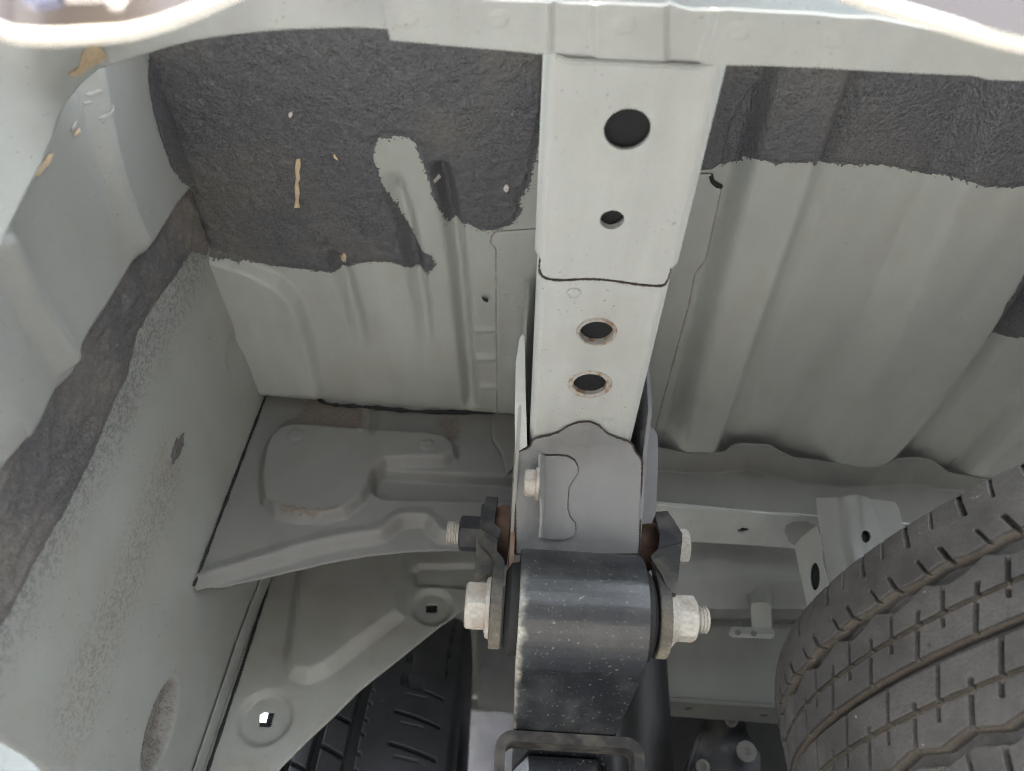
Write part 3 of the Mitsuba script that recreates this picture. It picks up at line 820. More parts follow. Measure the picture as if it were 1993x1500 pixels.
# ------------------------------------------------------------------ chassis rail: two overlapping channel sections
HR = 0.235
SHX = np.array([[1, 0.0296, 0, 0], [0, 1, 0, 0], [0, 0, 1, 0]], float)


def channel(x0, x1, h0, h1, y0, y1, r, th):
    o = m3.CrossSection.square([x1 - x0 - 2 * r, h1 - h0 + 0.05 - 2 * r]).translate([x0 + r, h0 + r]).offset(r, m3.JoinType.Round, 2.0, 48)
    i = m3.CrossSection.square([x1 - x0 - 2 * r, h1 - h0 + 0.09]).translate([x0 + r, h0 + r]).offset(r - th, m3.JoinType.Round, 2.0, 48)
    cut = m3.CrossSection.square([1, 1]).translate([-0.5, h1])
    b = (o - i - cut).extrude(y1 - y0).translate([0, 0, y0])
    return b.transform(np.array([[1, 0, 0, 0], [0, 0, 1, 0], [0, 1, 0, 0]], float)).transform(SHX)


xr = 0.0303
rail_a = channel(xr - 0.029, xr + 0.029, HR, 0.3165, 0.19, 0.445, 0.0045, 0.0016)
rail_b = channel(xr - 0.0304, xr + 0.0304, HR - 0.0016, 0.3150, 0.1165, 0.30, 0.0052, 0.0015)
ends = [(1052, 500), (1050, 522), (1056, 535), (1070, 541), (1095, 543), (1130, 541), (1160, 541), (1200, 545), (1240, 551), (1275, 554), (1292, 552), (1300, 542), (1306, 520)]
e = at_h(ends, HR - 0.0016)
cutp = np.vstack([[[-0.05, 0.05]], [[-0.05, e[0, 1]]], e[:, :2], [[0.15, e[-1, 1]]], [[0.15, 0.05]]])
cs = m3.CrossSection([cutp], m3.FillRule.NonZero)
if cs.area() < 1e-9:
    cs = m3.CrossSection([cutp[::-1]], m3.FillRule.NonZero)
rail_b = rail_b ^ cs.extrude(0.3).translate([0, 0, 0.1])
holes = [((1221, 256), 45.5, HR - 0.0016), ((1191, 428), 23.5, HR - 0.0016), ((1161, 645), 34.5, HR), ((1148, 748), 32.5, HR)]
rims = []
for i, (px, rp, h) in enumerate(holes):
    c = at_h([px], h)[0]
    r = rp / FOC * depth_h(px, h)
    bore = rod(c - [0, 0, 0.01], c + [0, 0, 0.02], r, 72)
    if i < 2:
        rail_b = rail_b - bore
    rail_a = rail_a - bore
    rims.append((c, r))

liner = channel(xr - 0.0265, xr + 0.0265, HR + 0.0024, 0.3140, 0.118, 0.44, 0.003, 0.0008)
put("chassis_rail__shade_lining", liner, "hole_shade_dark", 35)  # dark lining close behind the holes, painted shade for the rail cavity


def dishes(v):
    v = np.array(v)
    c1 = at_h([(1232, 262)], HR)[0]
    d = np.hypot(v[:, 0] - c1[0], v[:, 1] - c1[1])
    low = ss(0.239, 0.236, v[:, 2])
    v[:, 2] += low * 0.0011 * ss(0.023, 0.015, d)
    v[:, 2] += low * 0.0005 * (meshkit.fbm(v / 0.03, 2, 3) - 0.5)
    return v


def warped(m, d, fn):
    m = m.refine_to_length(d)
    g = m.to_mesh()
    return fn(np.array(g.vert_properties[:, :3], float)), np.array(g.tri_verts)


put("chassis_rail__front_section", warped(rail_a, 0.004, dishes), "paint", 35)
put("chassis_rail__rear_section", warped(rail_b, 0.004, dishes), "paint", 35)
tag("chassis_rail", "pale box-section chassis rail with four round holes, running down the middle of the photo", "chassis rail")


def ring_z(c, prof, mat, key):
    n = 56
    a = np.arange(n) / n * 2 * np.pi
    V = np.vstack([np.column_stack([c[0] + r * np.cos(a), c[1] + r * np.sin(a), np.full(n, c[2] + z)]) for r, z in prof])
    F = []
    for i in range(len(prof) - 1):
        for j in range(n):
            a0, a1, b0, b1 = i * n + j, i * n + (j + 1) % n, (i + 1) * n + j, (i + 1) * n + (j + 1) % n
            F += [(a0, a1, b1), (a0, b1, b0)]
    put(key, (V, np.array(F)), mat, 40)


c, r = rims[2]
ring_z(c, [(r * 0.93, 0.006), (r * 0.93, 0.0), (r * 0.97, -0.0012), (r * 1.06, -0.0014), (r * 1.12, -0.0006), (r * 1.16, 0.0002)], "rim_rust", "chassis_rail__hole_collar")
c, r = rims[3]
ring_z(c, [(r * 0.99, 0.004), (r * 0.99, 0.0), (r * 1.04, -0.0004), (r * 1.30, -0.0004), (r * 1.36, 0.0002)], "rim_rust", "chassis_rail__hole_collar")
for px in [(1117, 570), (1182, 818)]:
    c = at_h([px], HR)[0]
    ring_z(c, [(0.0001, -0.0002), (0.0022, -0.0002), (0.0025, -0.0006), (0.0031, -0.0006), (0.0034, 0.0001)], "paint", "chassis_rail__spot_weld")
put("chassis_rail__end_fold", loft([([(1080, 108), (1105, 119), (1200, 122), (1355, 131), (1400, 126)], depth_h((1230, 120), HR - 0.0035)), ([(1080, 114), (1108, 126), (1200, 128), (1352, 137), (1398, 131)], depth_h((1230, 128), HR - 0.0025))], 40, 2, 0.001), "paint", 30)
put("chassis_rail__seam_bead", tube(at_h(resample(curve(ends), 6), HR - 0.0004) + [0, 0.0007, 0], 0.00055, 7, 0.5, 6), "edge_dark", True)  # dark tube in place of the thin shadow gap at the lap

# ------------------------------------------------------------------ shackle bracket at the far end of the rail
Z = depth_h
FB = Patch([((1140, 822), Z((1140, 822), .2335)), ((1030, 850), Z((1030, 850), .2335)), ((1245, 860), Z((1245, 860), .2335)), ((1080, 845), Z((1080, 845), .2335)), ((1200, 855), Z((1200, 855), .2335)), ((1120, 872), Z((1120, 872), .2325)) , ((1010, 885), .4195), ((1240, 890), .4195),
             ]
           and [(*p, z) for p, z in [((1140, 822), Z((1140, 822), .2335)), ((1040, 850), Z((1040, 850), .2335)), ((1240, 860), Z((1240, 860), .2335)), ((1080, 845), Z((1080, 845), .2335)), ((1200, 852), Z((1200, 852), .2335)),
                                     ((1000, 900), .4185), ((1245, 905), .4185), ((1120, 890), .4180), ((1000, 980), .4200), ((1245, 980), .4200), ((1120, 980), .4195), ((1000, 1075), .4215), ((1245, 1075), .4215), ((1120, 1075), .421)]])
FACE = [(1003, 884), (1012, 877), (1022, 874), (1032, 868), (1036, 858), (1046, 852), (1068, 848), (1088, 841), (1105, 830), (1125, 822), (1148, 821), (1165, 828), (1180, 843), (1200, 852), (1222, 858), (1232, 866), (1236, 878), (1246, 890), (1250, 900), (1247, 1000), (1244, 1078), (1004, 1078), (1003, 980), (1000, 930)]
put("shackle_bracket__face_plate", FB.sheet(FACE, 3.5, lambda p: 0.0005 * ss(870, 850, p[:, 1]), 0.0022), "ear_face", 40)
tag("shackle_bracket", "smooth mid-grey shackle bracket folded over the far end of the pale rail", "bracket")
put("shackle_bracket__side_plate", ext_x([(.300, .312), (.305, .268), (.345, .231), (.372, .205), (.400, .178), (.440, .178), (.440, .312)], 0.0042, 0.0062, 0.0004), "paint_dusty")
put("shackle_bracket__side_plate", ext_x([(.322, .312), (.330, .245), (.352, .231), (.372, .205), (.400, .178), (.440, .178), (.440, .312)], 0.0765, 0.0787, 0.0004), "ear_shaded_grey")
put("shackle_bracket__ear", Patch([(1250, 840, .425), (1280, 860, .428), (1250, 1000, .428), (1280, 1000, .431), (1265, 920, .427)]).sheet(
    [(1248, 880), (1249, 840), (1254, 831), (1263, 829), (1273, 834), (1280, 848), (1281, 880), (1279, 950), (1276, 1000), (1268, 1018), (1250, 1020), (1246, 1000)], 4, None, 0.002), "ear_shaded_grey", 40)
put("shackle_bracket__ear", Patch([(1003, 700, .405), (1020, 700, .405), (1003, 960, .419), (1026, 870, .416)]).sheet(
    [(1004, 705), (1011, 660), (1017, 650), (1021, 655), (1023, 760), (1026, 868), (1012, 876), (1003, 880), (1002, 800)], 4, None, 0.002), "paint", 40)
sp = FB.xyz([(1139, 845)])[0]
wd = lathe_x([(0, .0), (0.0001, .0021), (0.0006, .0023), (0.0006, .0029), (0.0, .0031)], (0, 0), 24)
wd.apply_transform(np.array([[0, 1, 0, sp[0]], [0, 0, 1, sp[1]], [-1, 0, 0, sp[2]], [0, 0, 0, 1]], float))
put("shackle_bracket__spot_weld", wd, "ear_face")
put("shackle_bracket__edge_line", tube(FB.xyz(resample(FACE[:25], 3)) , 0.00055, 6, 0.4, 3), "edge_dark", True)
TAB = [(1056, 886), (1085, 885), (1105, 887), (1118, 895), (1124, 907), (1124, 920), (1116, 932), (1107, 945), (1105, 965), (1104, 990), (1109, 1005), (1119, 1018), (1120, 1032), (1112, 1044), (1095, 1049), (1070, 1048), (1056, 1046)]
put("cable_tab__base", FB.sheet(TAB, 3.0, None, 0.0014, lift=0.0016), "ear_face", 40)
put("cable_tab__edge_line", tube(FB.xyz(resample(TAB, 3)) * 0.9985, 0.0005, 6, 0.4, 5), "edge_dark", True)
put("cable_tab__upstand", loft([([(1061, 886), (1062, 930), (1062, 960), (1058, 1005), (1056, 1046)], .4175), ([(1052, 884), (1051, 915), (1051, 945), (1055, 985), (1055, 1010), (1052, 1046)], .4065)], 40, 5, 0.0012), "ear_face", 40)
tag("cable_tab", "small grey dumbbell-shaped tab with a bent-up edge welded on the bracket face", "tab")
q = at_z([(1035, 940)], .407)[0]
put("tab_bolt__head", hex_x(q[0] - .0040, q[0] + .0022, (q[1], q[2]), .0135, 0.35, -1), "zinc")
put("tab_bolt__washer", lathe_x([(q[0] + .0022, 0), (q[0] + .0022, .0088), (q[0] + .0034, .0092), (q[0] + .0038, .0088), (q[0] + .0038, 0)], (q[1], q[2])), "zinc", 40)
put("tab_bolt__shank", lathe_x([(q[0] + .0038, 0), (q[0] + .0038, .0035), (q[0] + .0045, .0035), (q[0] + .0045, 0)], (q[1], q[2])), "zinc", 40)
tag("tab_bolt", "small pale hexagon bolt screwed sideways into the grey tab", "bolt")

# ------------------------------------------------------------------ shackle, pivot bolts and leaf spring
CU, CL = (0.411, 0.205), (0.385, 0.150)


def shackle_plate(xc, side):
    prof = sg.MultiPoint(np.vstack([disc(*CL, .0212), disc(*CU, .0185)])).convex_hull
    m = ext_x(np.array(prof.exterior.coords)[:-1], -0.0031, 0.0031, 0.0009)

    def fn(v):
        v[:, 0] = v[:, 0] + xc + side * (0.0095 * ss(.170, .187, v[:, 2]))
        return v
    return warped(m, 0.0035, fn)


put("shackle__plate", shackle_plate(-0.0012, -1), "steel_dark", 35)
put("shackle__plate", shackle_plate(0.0862, 1), "steel_dark", 35)
labels["shackle__plate"] = {"label": "left shackle plate with brown dust"}
labels["shackle__plate_001"] = {"label": "right shackle plate with a yellowed lower rim"}
tag("shackle", "pair of dark cranked steel shackle plates either side of the black spring eye", "shackle")


SF = Patch([(x, y, z - .0015) for y, z in [(966, .445), (1000, .435), (1030, .424), (1047, .418), (1085, .405), (1120, .393), (1160, .384)] for x in (925, 975, 1265, 1330)])
put("shackle__folded_edge", SF.sheet([(947, 966), (969, 967), (964, 1000), (962, 1018), (976, 1031), (969, 1047), (950, 1036), (936, 1027), (938, 1005), (942, 980)], 3, None, 0.004), "steel_black", 40)
put("shackle__folded_edge", SF.sheet([(936, 1029), (952, 1038), (968, 1048), (966, 1080), (962, 1112), (943, 1118), (924, 1121), (926, 1075), (928, 1036)], 3, None, 0.004), "steel_dark", 40)
put("shackle__folded_edge", SF.sheet([(1272, 996), (1299, 994), (1312, 1012), (1328, 1038), (1328, 1054), (1305, 1061), (1281, 1067), (1285, 1040), (1279, 1015)], 3, None, 0.004), "steel_black", 40)
put("shackle__folded_edge", SF.sheet([(1266, 1082), (1281, 1068), (1304, 1062), (1327, 1056), (1323, 1100), (1317, 1155), (1301, 1150), (1288, 1118), (1274, 1097)], 3, None, 0.004), "steel_dark", 40)
put("shackle__bush", lathe_x([(-.0078, 0), (-.0078, .013), (-.005, .0165), (-.001, .0185), (.0035, .0175), (.0040, 0)], CU), "rust", 40)
put("shackle__bush", lathe_x([(.0790, 0), (.0790, .0175), (.083, .0185), (.0885, .0165), (.0922, .013), (.0922, 0)], CU), "rust", 40)
put("shackle__spacer", ext_x([(.378, .160), (.396, .160), (.400, .192), (.384, .196)], 0.0043, 0.0068, 0.0004), "brass")

put("lower_pivot_bolt__head", hex_x(-.0176, -.0072, CL, .0228, 0.25, -1), "zinc")
put("lower_pivot_bolt__flange", lathe_x([(-.0073, 0), (-.0076, .0115), (-.0064, .0158), (-.0046, .0166), (-.0043, 0)], CL), "zinc", 40)
put("lower_pivot_bolt__nut", hex_x(.0946, .1052, CL, .0215, 0.1, 1), "zinc")
put("lower_pivot_bolt__washer", lathe_x([(.0894, 0), (.0894, .0165), (.0910, .0165), (.0934, .0135), (.0946, .0125), (.0946, 0)], CL), "zinc", 40)
put("lower_pivot_bolt__thread", thread_x(.1052, .1122, CL, .0071, .0016), "zinc", 40)
tag("lower_pivot_bolt", "large pale bolt through the black spring eye, its nut marked with red paint", "bolt")
put("upper_pivot_bolt__thread", thread_x(-.0340, -.0258, CU, .0069, .0015), "zinc", 40)
put("upper_pivot_bolt__nut", hex_x(-.0262, -.0135, CU, .0190, 0.2, -1), "steel_black")
labels["upper_pivot_bolt__nut"] = {"label": "blackened nut on the left end"}
put("upper_pivot_bolt__head", hex_x(.0985, .1125, CU, .0195, 0.3, 1), "zinc")
tag("upper_pivot_bolt", "upper shackle bolt with black nut and threaded end left of the grey bracket", "bolt")

ang = np.radians(np.linspace(-55, -360 + 90 - 5 - 360 + 360, 60)) if False else None
RE, TL = 0.0315, 0.0072
a0 = np.radians(np.linspace(305 - 360, 260, 70))     # from the tip at the front, over the top and back, to the bottom
tip = np.column_stack([CL[0] + (RE - TL / 2) * np.cos(a0), CL[1] + (RE - TL / 2) * np.sin(a0)])
tip = np.column_stack([CL[0] + (RE - TL / 2) * np.cos(np.radians(np.linspace(-28, 255, 70))), CL[1] + (RE - TL / 2) * np.sin(np.radians(np.linspace(-28, 255, 70)))])
tail = curve([tip[-1] + [.006, -.0016], (.402, .1203), (.425, .1155), (.455, .1080), (.50, .0965), (.60, .074), (.80, .047), (1.0, .040), (1.25, .05)], 8)
main = sg.LineString(np.vstack([tip, tail])).buffer(TL / 2, cap_style="flat", join_style="round", quad_segs=6).simplify(0.00008)
cs = m3.CrossSection([np.array(main.exterior.coords)[:-1][::-1]] + [np.array(r.coords)[:-1] for r in main.interiors], m3.FillRule.EvenOdd)
lf = ext_x(cs, 0.0103, 0.0757, 0.0016, 4)

def taper(v):
    v[:, 0] += 0.035 * np.maximum(v[:, 1] - 0.385, 0) * (v[:, 1] < 2)
    v[:, 0] = 0.0125 + (v[:, 0] - 0.0125) * (1 - 0.115 * ss(0.385, 0.47, v[:, 1]) * ss(.150, .128, v[:, 2]))
    return v


put("leaf_spring__main_leaf", warped(lf, 0.006, taper), "leaf_black", 35)
tag("leaf_spring", "black leaf spring with rolled eye, speckled with pale dust, under the grey bracket", "leaf spring")
put("leaf_spring__eye_bush", lathe_x([(.0032, 0), (.0032, .019), (.0060, .0235), (.0100, .0242), (.0760, .0242), (.0795, .0235), (.0822, .019), (.0822, 0)], CL), "bush_rubber", 40)
second = ext_x([(.474, .0890), (.476, .0972), (.60, .0676), (.80, .040), (1.0, .033), (1.0, .024), (.80, .031), (.60, .0580)], 0.0215, 0.0720, 0.001)
cutter = ext_x([(.46, .02), (.46, .12), (1.1, .12), (1.1, .02)], 0.0, 0.1)
tr = m3.CrossSection([np.array([(.025, .470), (.061, .470), (.0725, .500), (.0725, 1.1), (.0135, 1.1), (.0135, .500)])], m3.FillRule.NonZero).extrude(0.2)
put("leaf_spring__second_leaf", ext_x([(.474, .0870), (.476, .0972), (.60, .0676), (.80, .040), (1.0, .033), (1.0, .022), (.80, .029), (.60, .0560)], 0.0135, 0.0790, 0.001) ^ tr, "leaf_black", 35)
ringo = sg.box(.0030, .055, .0865, .1045).buffer(-.010).buffer(.010)
ringi = ringo.buffer(-.0058)
cs = m3.CrossSection([np.array(ringo.exterior.coords)[:-1]], m3.FillRule.EvenOdd) + m3.CrossSection([], m3.FillRule.EvenOdd)
cs = m3.CrossSection([np.array(ringo.exterior.coords)[:-1], np.array(ringi.exterior.coords)[:-1]], m3.FillRule.EvenOdd)
cl = cs.extrude(0.018).transform(np.array([[1, 0, 0, 0], [0, 0, 1, .450], [0, 1, 0, 0]], float))
put("spring_clip", cl, "steel_brown", 35)
tag("spring_clip", "dusty bent steel strap around the leaf spring at the bottom edge", "spring clip")

# ------------------------------------------------------------------ damper, right crossmember, panels and brackets beyond
put("shock_absorber__tube", rod((.112, .590, .215), (.1075, .600, -.10), .0235, 64), "steel_tube", 35)
put("shock_absorber__top_cap", rod((.112, .590, .2152), (.112, .5895, .226), .018, 48), "steel_tube", 35)
tag("shock_absorber", "plain black upright damper tube behind the right shackle plate", "shock absorber")

LIP = [(1240, 862), (1290, 874), (1330, 883), (1385, 885), (1412, 880), (1428, 868), (1440, 865), (1500, 868), (1518, 880), (1545, 892), (1590, 897), (1680, 911), (1715, 909), (1745, 895), (1780, 892), (1815, 898), (1850, 922), (1920, 934), (2060, 940)]
CR1 = [(1240, 908), (1290, 915), (1400, 919), (1460, 911), (1500, 922), (1560, 939), (1640, 945), (1720, 944), (1780, 940), (1850, 952), (2060, 975)]
CR2 = [(1240, 974), (1275, 978), (1400, 990), (1590, 1008), (1750, 1022), (2060, 1050)]
CR3 = [(1240, 1046), (1310, 1052), (1450, 1060), (1560, 1068), (1750, 1084), (2060, 1110)]
YW = 0.485
rows = [(LIP, [depth_h(p, .3052) for p in LIP]), (CR1, [depth_y(p, YW) for p in CR1]), ([(a, b + 4) for a, b in CR1], [depth_y(p, YW + .0015) for p in [(a, b + 4) for a, b in CR1]]),
        ([(a, b - 4) for a, b in CR2], [depth_y((a, b - 4), YW + .002) for a, b in CR2]), (CR2, [depth_y(p, YW + .003) for p in CR2])]
hb = np.mean([ray([p])[0, 2] * depth_y(p, YW + .003) for p in CR2])
put("right_crossmember__web", loft(rows, 150, 7, 0.0014), "paint_cross_shade", 50)
up = [(a, b - 3) for a, b in CR2]
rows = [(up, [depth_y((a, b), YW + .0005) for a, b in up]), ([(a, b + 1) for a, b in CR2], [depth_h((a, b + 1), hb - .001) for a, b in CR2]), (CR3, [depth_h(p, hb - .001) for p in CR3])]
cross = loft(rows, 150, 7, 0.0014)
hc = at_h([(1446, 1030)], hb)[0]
put("right_crossmember__lower_face", drill(cross, hc, (0, 0, 1), .0042), "paint", 50)  # paler than the web: light on the downward face put into the colour
put("right_crossmember__hole_shade", m3.Manifold.cube([.03, .02, .002], True).translate([hc[0], hc[1], hc[2] + .006]), "hole_shade_dark", False)  # dark sheet painted as the shade seen through the drilled hole
tag("right_crossmember", "shaded grey crossmember with a wavy upper lip at the far end of the ribbed floor", "crossmember")
for px in [(1313, 897), (1600, 925), (1858, 938)]:
    c = at_h([px], .309)[0]
    ring_z(c, [(0.0001, -0.001), (0.003, -0.001), (0.0035, -0.0014), (0.0042, -0.0014), (0.0045, 0.001)], "paint_cross_shade", "right_crossmember__spot_weld")
hm = hb + 0.004
fr = [([(1230, 1030), (1560, 1050), (1900, 1080)], [depth_y(p, .560) for p in [(1230, 1030), (1560, 1050), (1900, 1080)]]),
      ([(1230, 1120), (1560, 1130), (1900, 1150)], [depth_y(p, .563) for p in [(1230, 1120), (1560, 1130), (1900, 1150)]]),
      ([(1230, 1170), (1400, 1185), (1560, 1185), (1900, 1210)], [depth_y(p, .570) for p in [(1230, 1170), (1400, 1185), (1560, 1185), (1900, 1210)]]),
      ([(1230, 1185), (1400, 1203), (1560, 1205), (1900, 1230)], [depth_y(p, .585) for p in [(1230, 1185), (1400, 1203), (1560, 1205), (1900, 1230)]])]
put("front_bulkhead__upper_panel", loft(fr, 60, 8, 0.0014), "paint_cross_shade", 50)
lowr = [([(1230, 1190), (1400, 1206), (1900, 1235)], [depth_y(p, .60) for p in [(1230, 1190), (1400, 1206), (1900, 1235)]]),
        ([(1230, 1352), (1310, 1356), (1520, 1370), (1900, 1392)], [depth_y(p, .625) for p in [(1230, 1352), (1310, 1356), (1520, 1370), (1900, 1392)]]),
        ([(1230, 1358), (1310, 1362), (1520, 1376), (1900, 1398)], [depth_y(p, .621) for p in [(1230, 1358), (1310, 1362), (1520, 1376), (1900, 1398)]])]
lo_h = ray([(1400, 1368)])[0, 2] * depth_y((1400, 1368), .621)
edge = [(1230, 1390), (1310, 1394), (1520, 1409), (1900, 1435)]
lowr.append((edge, [depth_h(p, lo_h - .0005) for p in edge]))
low = manifold(loft(lowr, 90, 8, 0.0014))
for px in [(1342, 1379), (1488, 1392)]:
    c = at_h([px], lo_h)[0]
    low = low - rod(c - [0, 0, .012], c + [0, 0, .012], .0042)
put("front_bulkhead__lower_panel", low, "paint_deep_shade", 50)
tag("front_bulkhead", "dim grey panels beyond the crossmember with a pierced flange along the bottom", "body panel")
put("front_bulkhead__hanger", loft([([(1460, 1150), (1470, 1141), (1492, 1141), (1502, 1152)], .600), ([(1461, 1175), (1471, 1172), (1491, 1172), (1501, 1177)], .580), ([(1464, 1226), (1474, 1224), (1490, 1224), (1502, 1228)], .575)], 30, 8, 0.0015), "paint_far", 40)
fl = loft([([(1420, 1222), (1424, 1219), (1500, 1222), (1507, 1226)], .575), ([(1419, 1230), (1460, 1234), (1508, 1234)], .566), ([(1421, 1238), (1426, 1240), (1500, 1243), (1506, 1240)], .566)], 40, 4, 0.002)
for px in [(1436, 1231), (1467, 1233)]:
    c = at_z([px], .568)[0]
    fl = drill(fl, c, ray([px])[0], .0022)
put("front_bulkhead__foot_plate", fl, "paint_far", 40)

# spare wheel carrier bracket
BK = Patch([(1590, 968, .520), (1650, 968, .513), (1690, 965, .522), (1605, 1100, .508), (1668, 1100, .500), (1722, 1055, .512), (1620, 1165, .500), (1670, 1140, .495)])
def oval(c, rx, ry, n=28):
    a = np.arange(n) / n * 2 * np.pi
    return np.column_stack([c[0] + rx * np.cos(a), c[1] + ry * np.sin(a)])


put("carrier_bracket__main_plate", BK.sheet([(1588, 969), (1640, 968), (1655, 964), (1688, 966), (1693, 975), (1724, 1055), (1700, 1120), (1622, 1185), (1612, 1140), (1604, 1080), (1592, 1010)], 4,
    lambda p: 0.0035 * ss(26, 4, np.abs(ldist([(1652, 960), (1662, 1060), (1690, 1160)], p)[0])), 0.0016, holes=[oval((1684, 1044), 11, 12)]), "paint_cross_shade", 40)
put("carrier_bracket__hole_shade_sheet", BK.sheet(oval((1684, 1044), 22, 22), 6, None, 0.001, lift=-0.004), "hole_shade_dark", False)  # dark sheet behind the round hole stands in for shade inside the bracket
put("carrier_bracket__back_plate", Patch([(1692, 972, .527), (1750, 980, .530), (1720, 1060, .519), (1765, 1050, .523)]).sheet([(1680, 970), (1700, 971), (1742, 977), (1750, 990), (1766, 1060), (1720, 1085)], 4, None, 0.0016), "paint_cross_shade", 40)
BW = Patch([(1545, 1060, .522), (1590, 1025, .512), (1560, 1130, .514), (1612, 1140, .500), (1575, 1195, .504)])
put("carrier_bracket__gusset_plate", BW.sheet([(1546, 1062), (1560, 1045), (1588, 1024), (1596, 1050), (1600, 1090), (1612, 1140), (1620, 1165), (1576, 1205), (1568, 1165), (1556, 1110)], 4, None, 0.0016, holes=[oval((1586, 1122), 9.5, 27)]), "paint_far", 40)
put("carrier_bracket__hole_shade_sheet", BW.sheet(oval((1587, 1122), 15, 34), 6, None, 0.001, lift=-0.004), "hole_shade_dark", False)  # same painted shade behind the oval hole
put("carrier_bracket__top_web", Patch([(1526, 1025, .540), (1545, 1062, .523), (1590, 1025, .512), (1570, 1012, .534)]).sheet([(1527, 1035), (1530, 1022), (1545, 1015), (1570, 1014), (1590, 1022), (1562, 1045), (1546, 1062), (1535, 1052)], 4, None, 0.0014), "paint_cross_shade", 40)
tag("carrier_bracket", "grey spare wheel carrier bracket with an oval hole, half hidden by the dusty tyre", "bracket")

# dark structure low down, ahead of the spare wheel
put("support_bracket__plate", Patch([(1340, 1500, .64), (1385, 1375, .67), (1450, 1375, .67), (1480, 1500, .63), (1420, 1440, .645)]).sheet([(1325, 1530), (1340, 1470), (1372, 1385), (1384, 1370), (1415, 1366), (1440, 1375), (1453, 1388), (1452, 1420), (1462, 1440), (1480, 1470), (1480, 1530)], 4,
    lambda p: 0.003 * ss(9, 2, np.abs(ldist([(1335, 1510), (1376, 1380)], p)[0])), 0.005), "steel_black", 40)
tag("support_bracket", "black plate bracket with three pale bolts at the bottom right", "bracket")
for px, zz, rr in [((1424, 1402), .640, .0052), ((1368, 1492), .625, .0056), ((1453, 1462), .618, .0062)]:
    c = at_z([px], zz)[0]
    d = c / np.linalg.norm(c)
    put("bracket_bolt", rod(c, c + d * .012, rr, 6) + rod(c + d * .002, c + d * .010, rr * (1.3 if rr > .006 else 1.05), 40) - rod(c - d * .004, c + d * .003, rr * 0.55, 24), "zinc_dull", 35)
for i, lb in enumerate(["pale bolt at the top of the black bracket", "pale bolt at the lower left of the black bracket", "pale bolt with a wide rim at the lower right of the black bracket"]):
    tag("bracket_bolt" + ("" if i == 0 else f"_{i:03d}"), lb, "bolt", "bolts of the black bracket")
filler = m3.Manifold.cube([0.9, 0.5, 0.30]).translate([0.17, 0.80, -0.06])
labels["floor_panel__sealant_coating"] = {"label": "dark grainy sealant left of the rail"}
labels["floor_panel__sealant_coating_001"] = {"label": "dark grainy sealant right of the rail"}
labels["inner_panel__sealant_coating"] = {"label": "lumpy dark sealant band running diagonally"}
put("dark_filler", filler, "filler_grey", 30)  # added dark block, so the deep shade beyond the bracket stays black
tag("dark_filler", "added dark block standing in for the deep shade behind the black bracket", "filler")

# ------------------------------------------------------------------ tyres
SC = np.array([.4175, .3907, .1236])
SA = np.array([math.sin(-.04), math.sin(.0814), 1.0])
SR, PIT = .2574, .0297
SA /= np.linalg.norm(SA)
SE1 = np.array([-1, 0, 0.0]) - SA * (-SA[0])
SE1 /= np.linalg.norm(SE1)
SE2 = np.cross(SA, SE1)


def band(x, c, half, wall):
    """1 in a groove of half width half, falling to 0 across its wall."""
    return ss(half + wall, half, np.abs(x - c))


def phase(th):
    """Tread pitches counted round the tyre; their length varies a little, as on the real tread."""
    return np.interp(th, [-370, -5.5, 2.41, 10.08, 16.83, 23.24, 29.75, 36.3, 42.8, 370], [-56, -1, 0, 1, 2, 3, 4, 5, 6, 56])


def slit(u, o, a, b, half):
    """A slit from a to b, each (pitch phase, offset)."""
    t = np.clip((o - a[1]) / (b[1] - a[1]), 0, 1)
    x = u - (a[0] + (b[0] - a[0]) * t)
    x = ((x + .5) % 1.0 - .5) * PIT
    end = np.maximum(np.minimum(a[1], b[1]) - o, o - np.maximum(a[1], b[1]))
    return ss(half + .0005, half - .0001, np.abs(x)) * ss(.0008, -.0002, end)


def spare_tread(th, o):
    u = phase(th)
    ph = u % 1.0
    low = np.interp(ph, [0, .05, .25, .5, .88, .97, 1.0], [.0112, .0108, .0090, .0100, .0132, .0120, .0112])
    up = .0170 + .0008 * np.sin(ph * 2 * np.pi)
    g = .0070 * ss(low - .0005, low + .0007, o) * ss(up + .0008, up - .0024, o)
    g = np.maximum(g, .0070 * band(o, -.0156, .0015, .0010))
    z3 = -.0478 + .0016 * (1 - np.abs(((u - .66) % 1.0) - 0.5) * 4) * -1
    g = np.maximum(g, .0070 * ss(.0036, .0020, np.abs(o - z3)))
    g = np.maximum(g, .0034 * band(o, -.0010, .0005, .0007))
    g = np.maximum(g, .0034 * band(o, -.0312, .0005, .0007))
    for a, b, hw, d in [((-.09, .024), (.015, .0155), .0005, .0034), ((.32, .0245), (.435, .0135), .0009, .005), ((.795, .045), (.83, .0330), .0010, .0045), ((.305, .045), (.292, .0350), .0004, .0035),
                        ((.163, .010), (-.075, -.0055), .0008, .0042), ((.625, .004), (.306, -.0143), .0009, .0042), ((.613, -.0185), (.306, -.0372), .0008, .0042), ((.003, -.0280), (-.243, -.0440), .0009, .0042),
                        ((.10, -.049), (0, -.060), .0008, .004), ((.55, -.049), (.42, -.064), .0006, .004)]:
        g = np.maximum(g, d * slit(u, o, a, b, hw))
    x = np.abs(o + .0157) / .0603
    return SR - .0068 * x**5 - g


th = np.r_[np.arange(-14, 50, 0.09), np.arange(50, 346, 1.5)]
o = np.r_[np.linspace(.0446, -.0760, 340)]
TH, OO = np.meshgrid(th, o, indexing="ij")
RR = spare_tread(TH, OO)
RR += 0.0004 * (meshkit.fbm(np.stack([TH * .0045 / .004, OO / .004, OO * 0], -1), 3, 4) - 0.5)


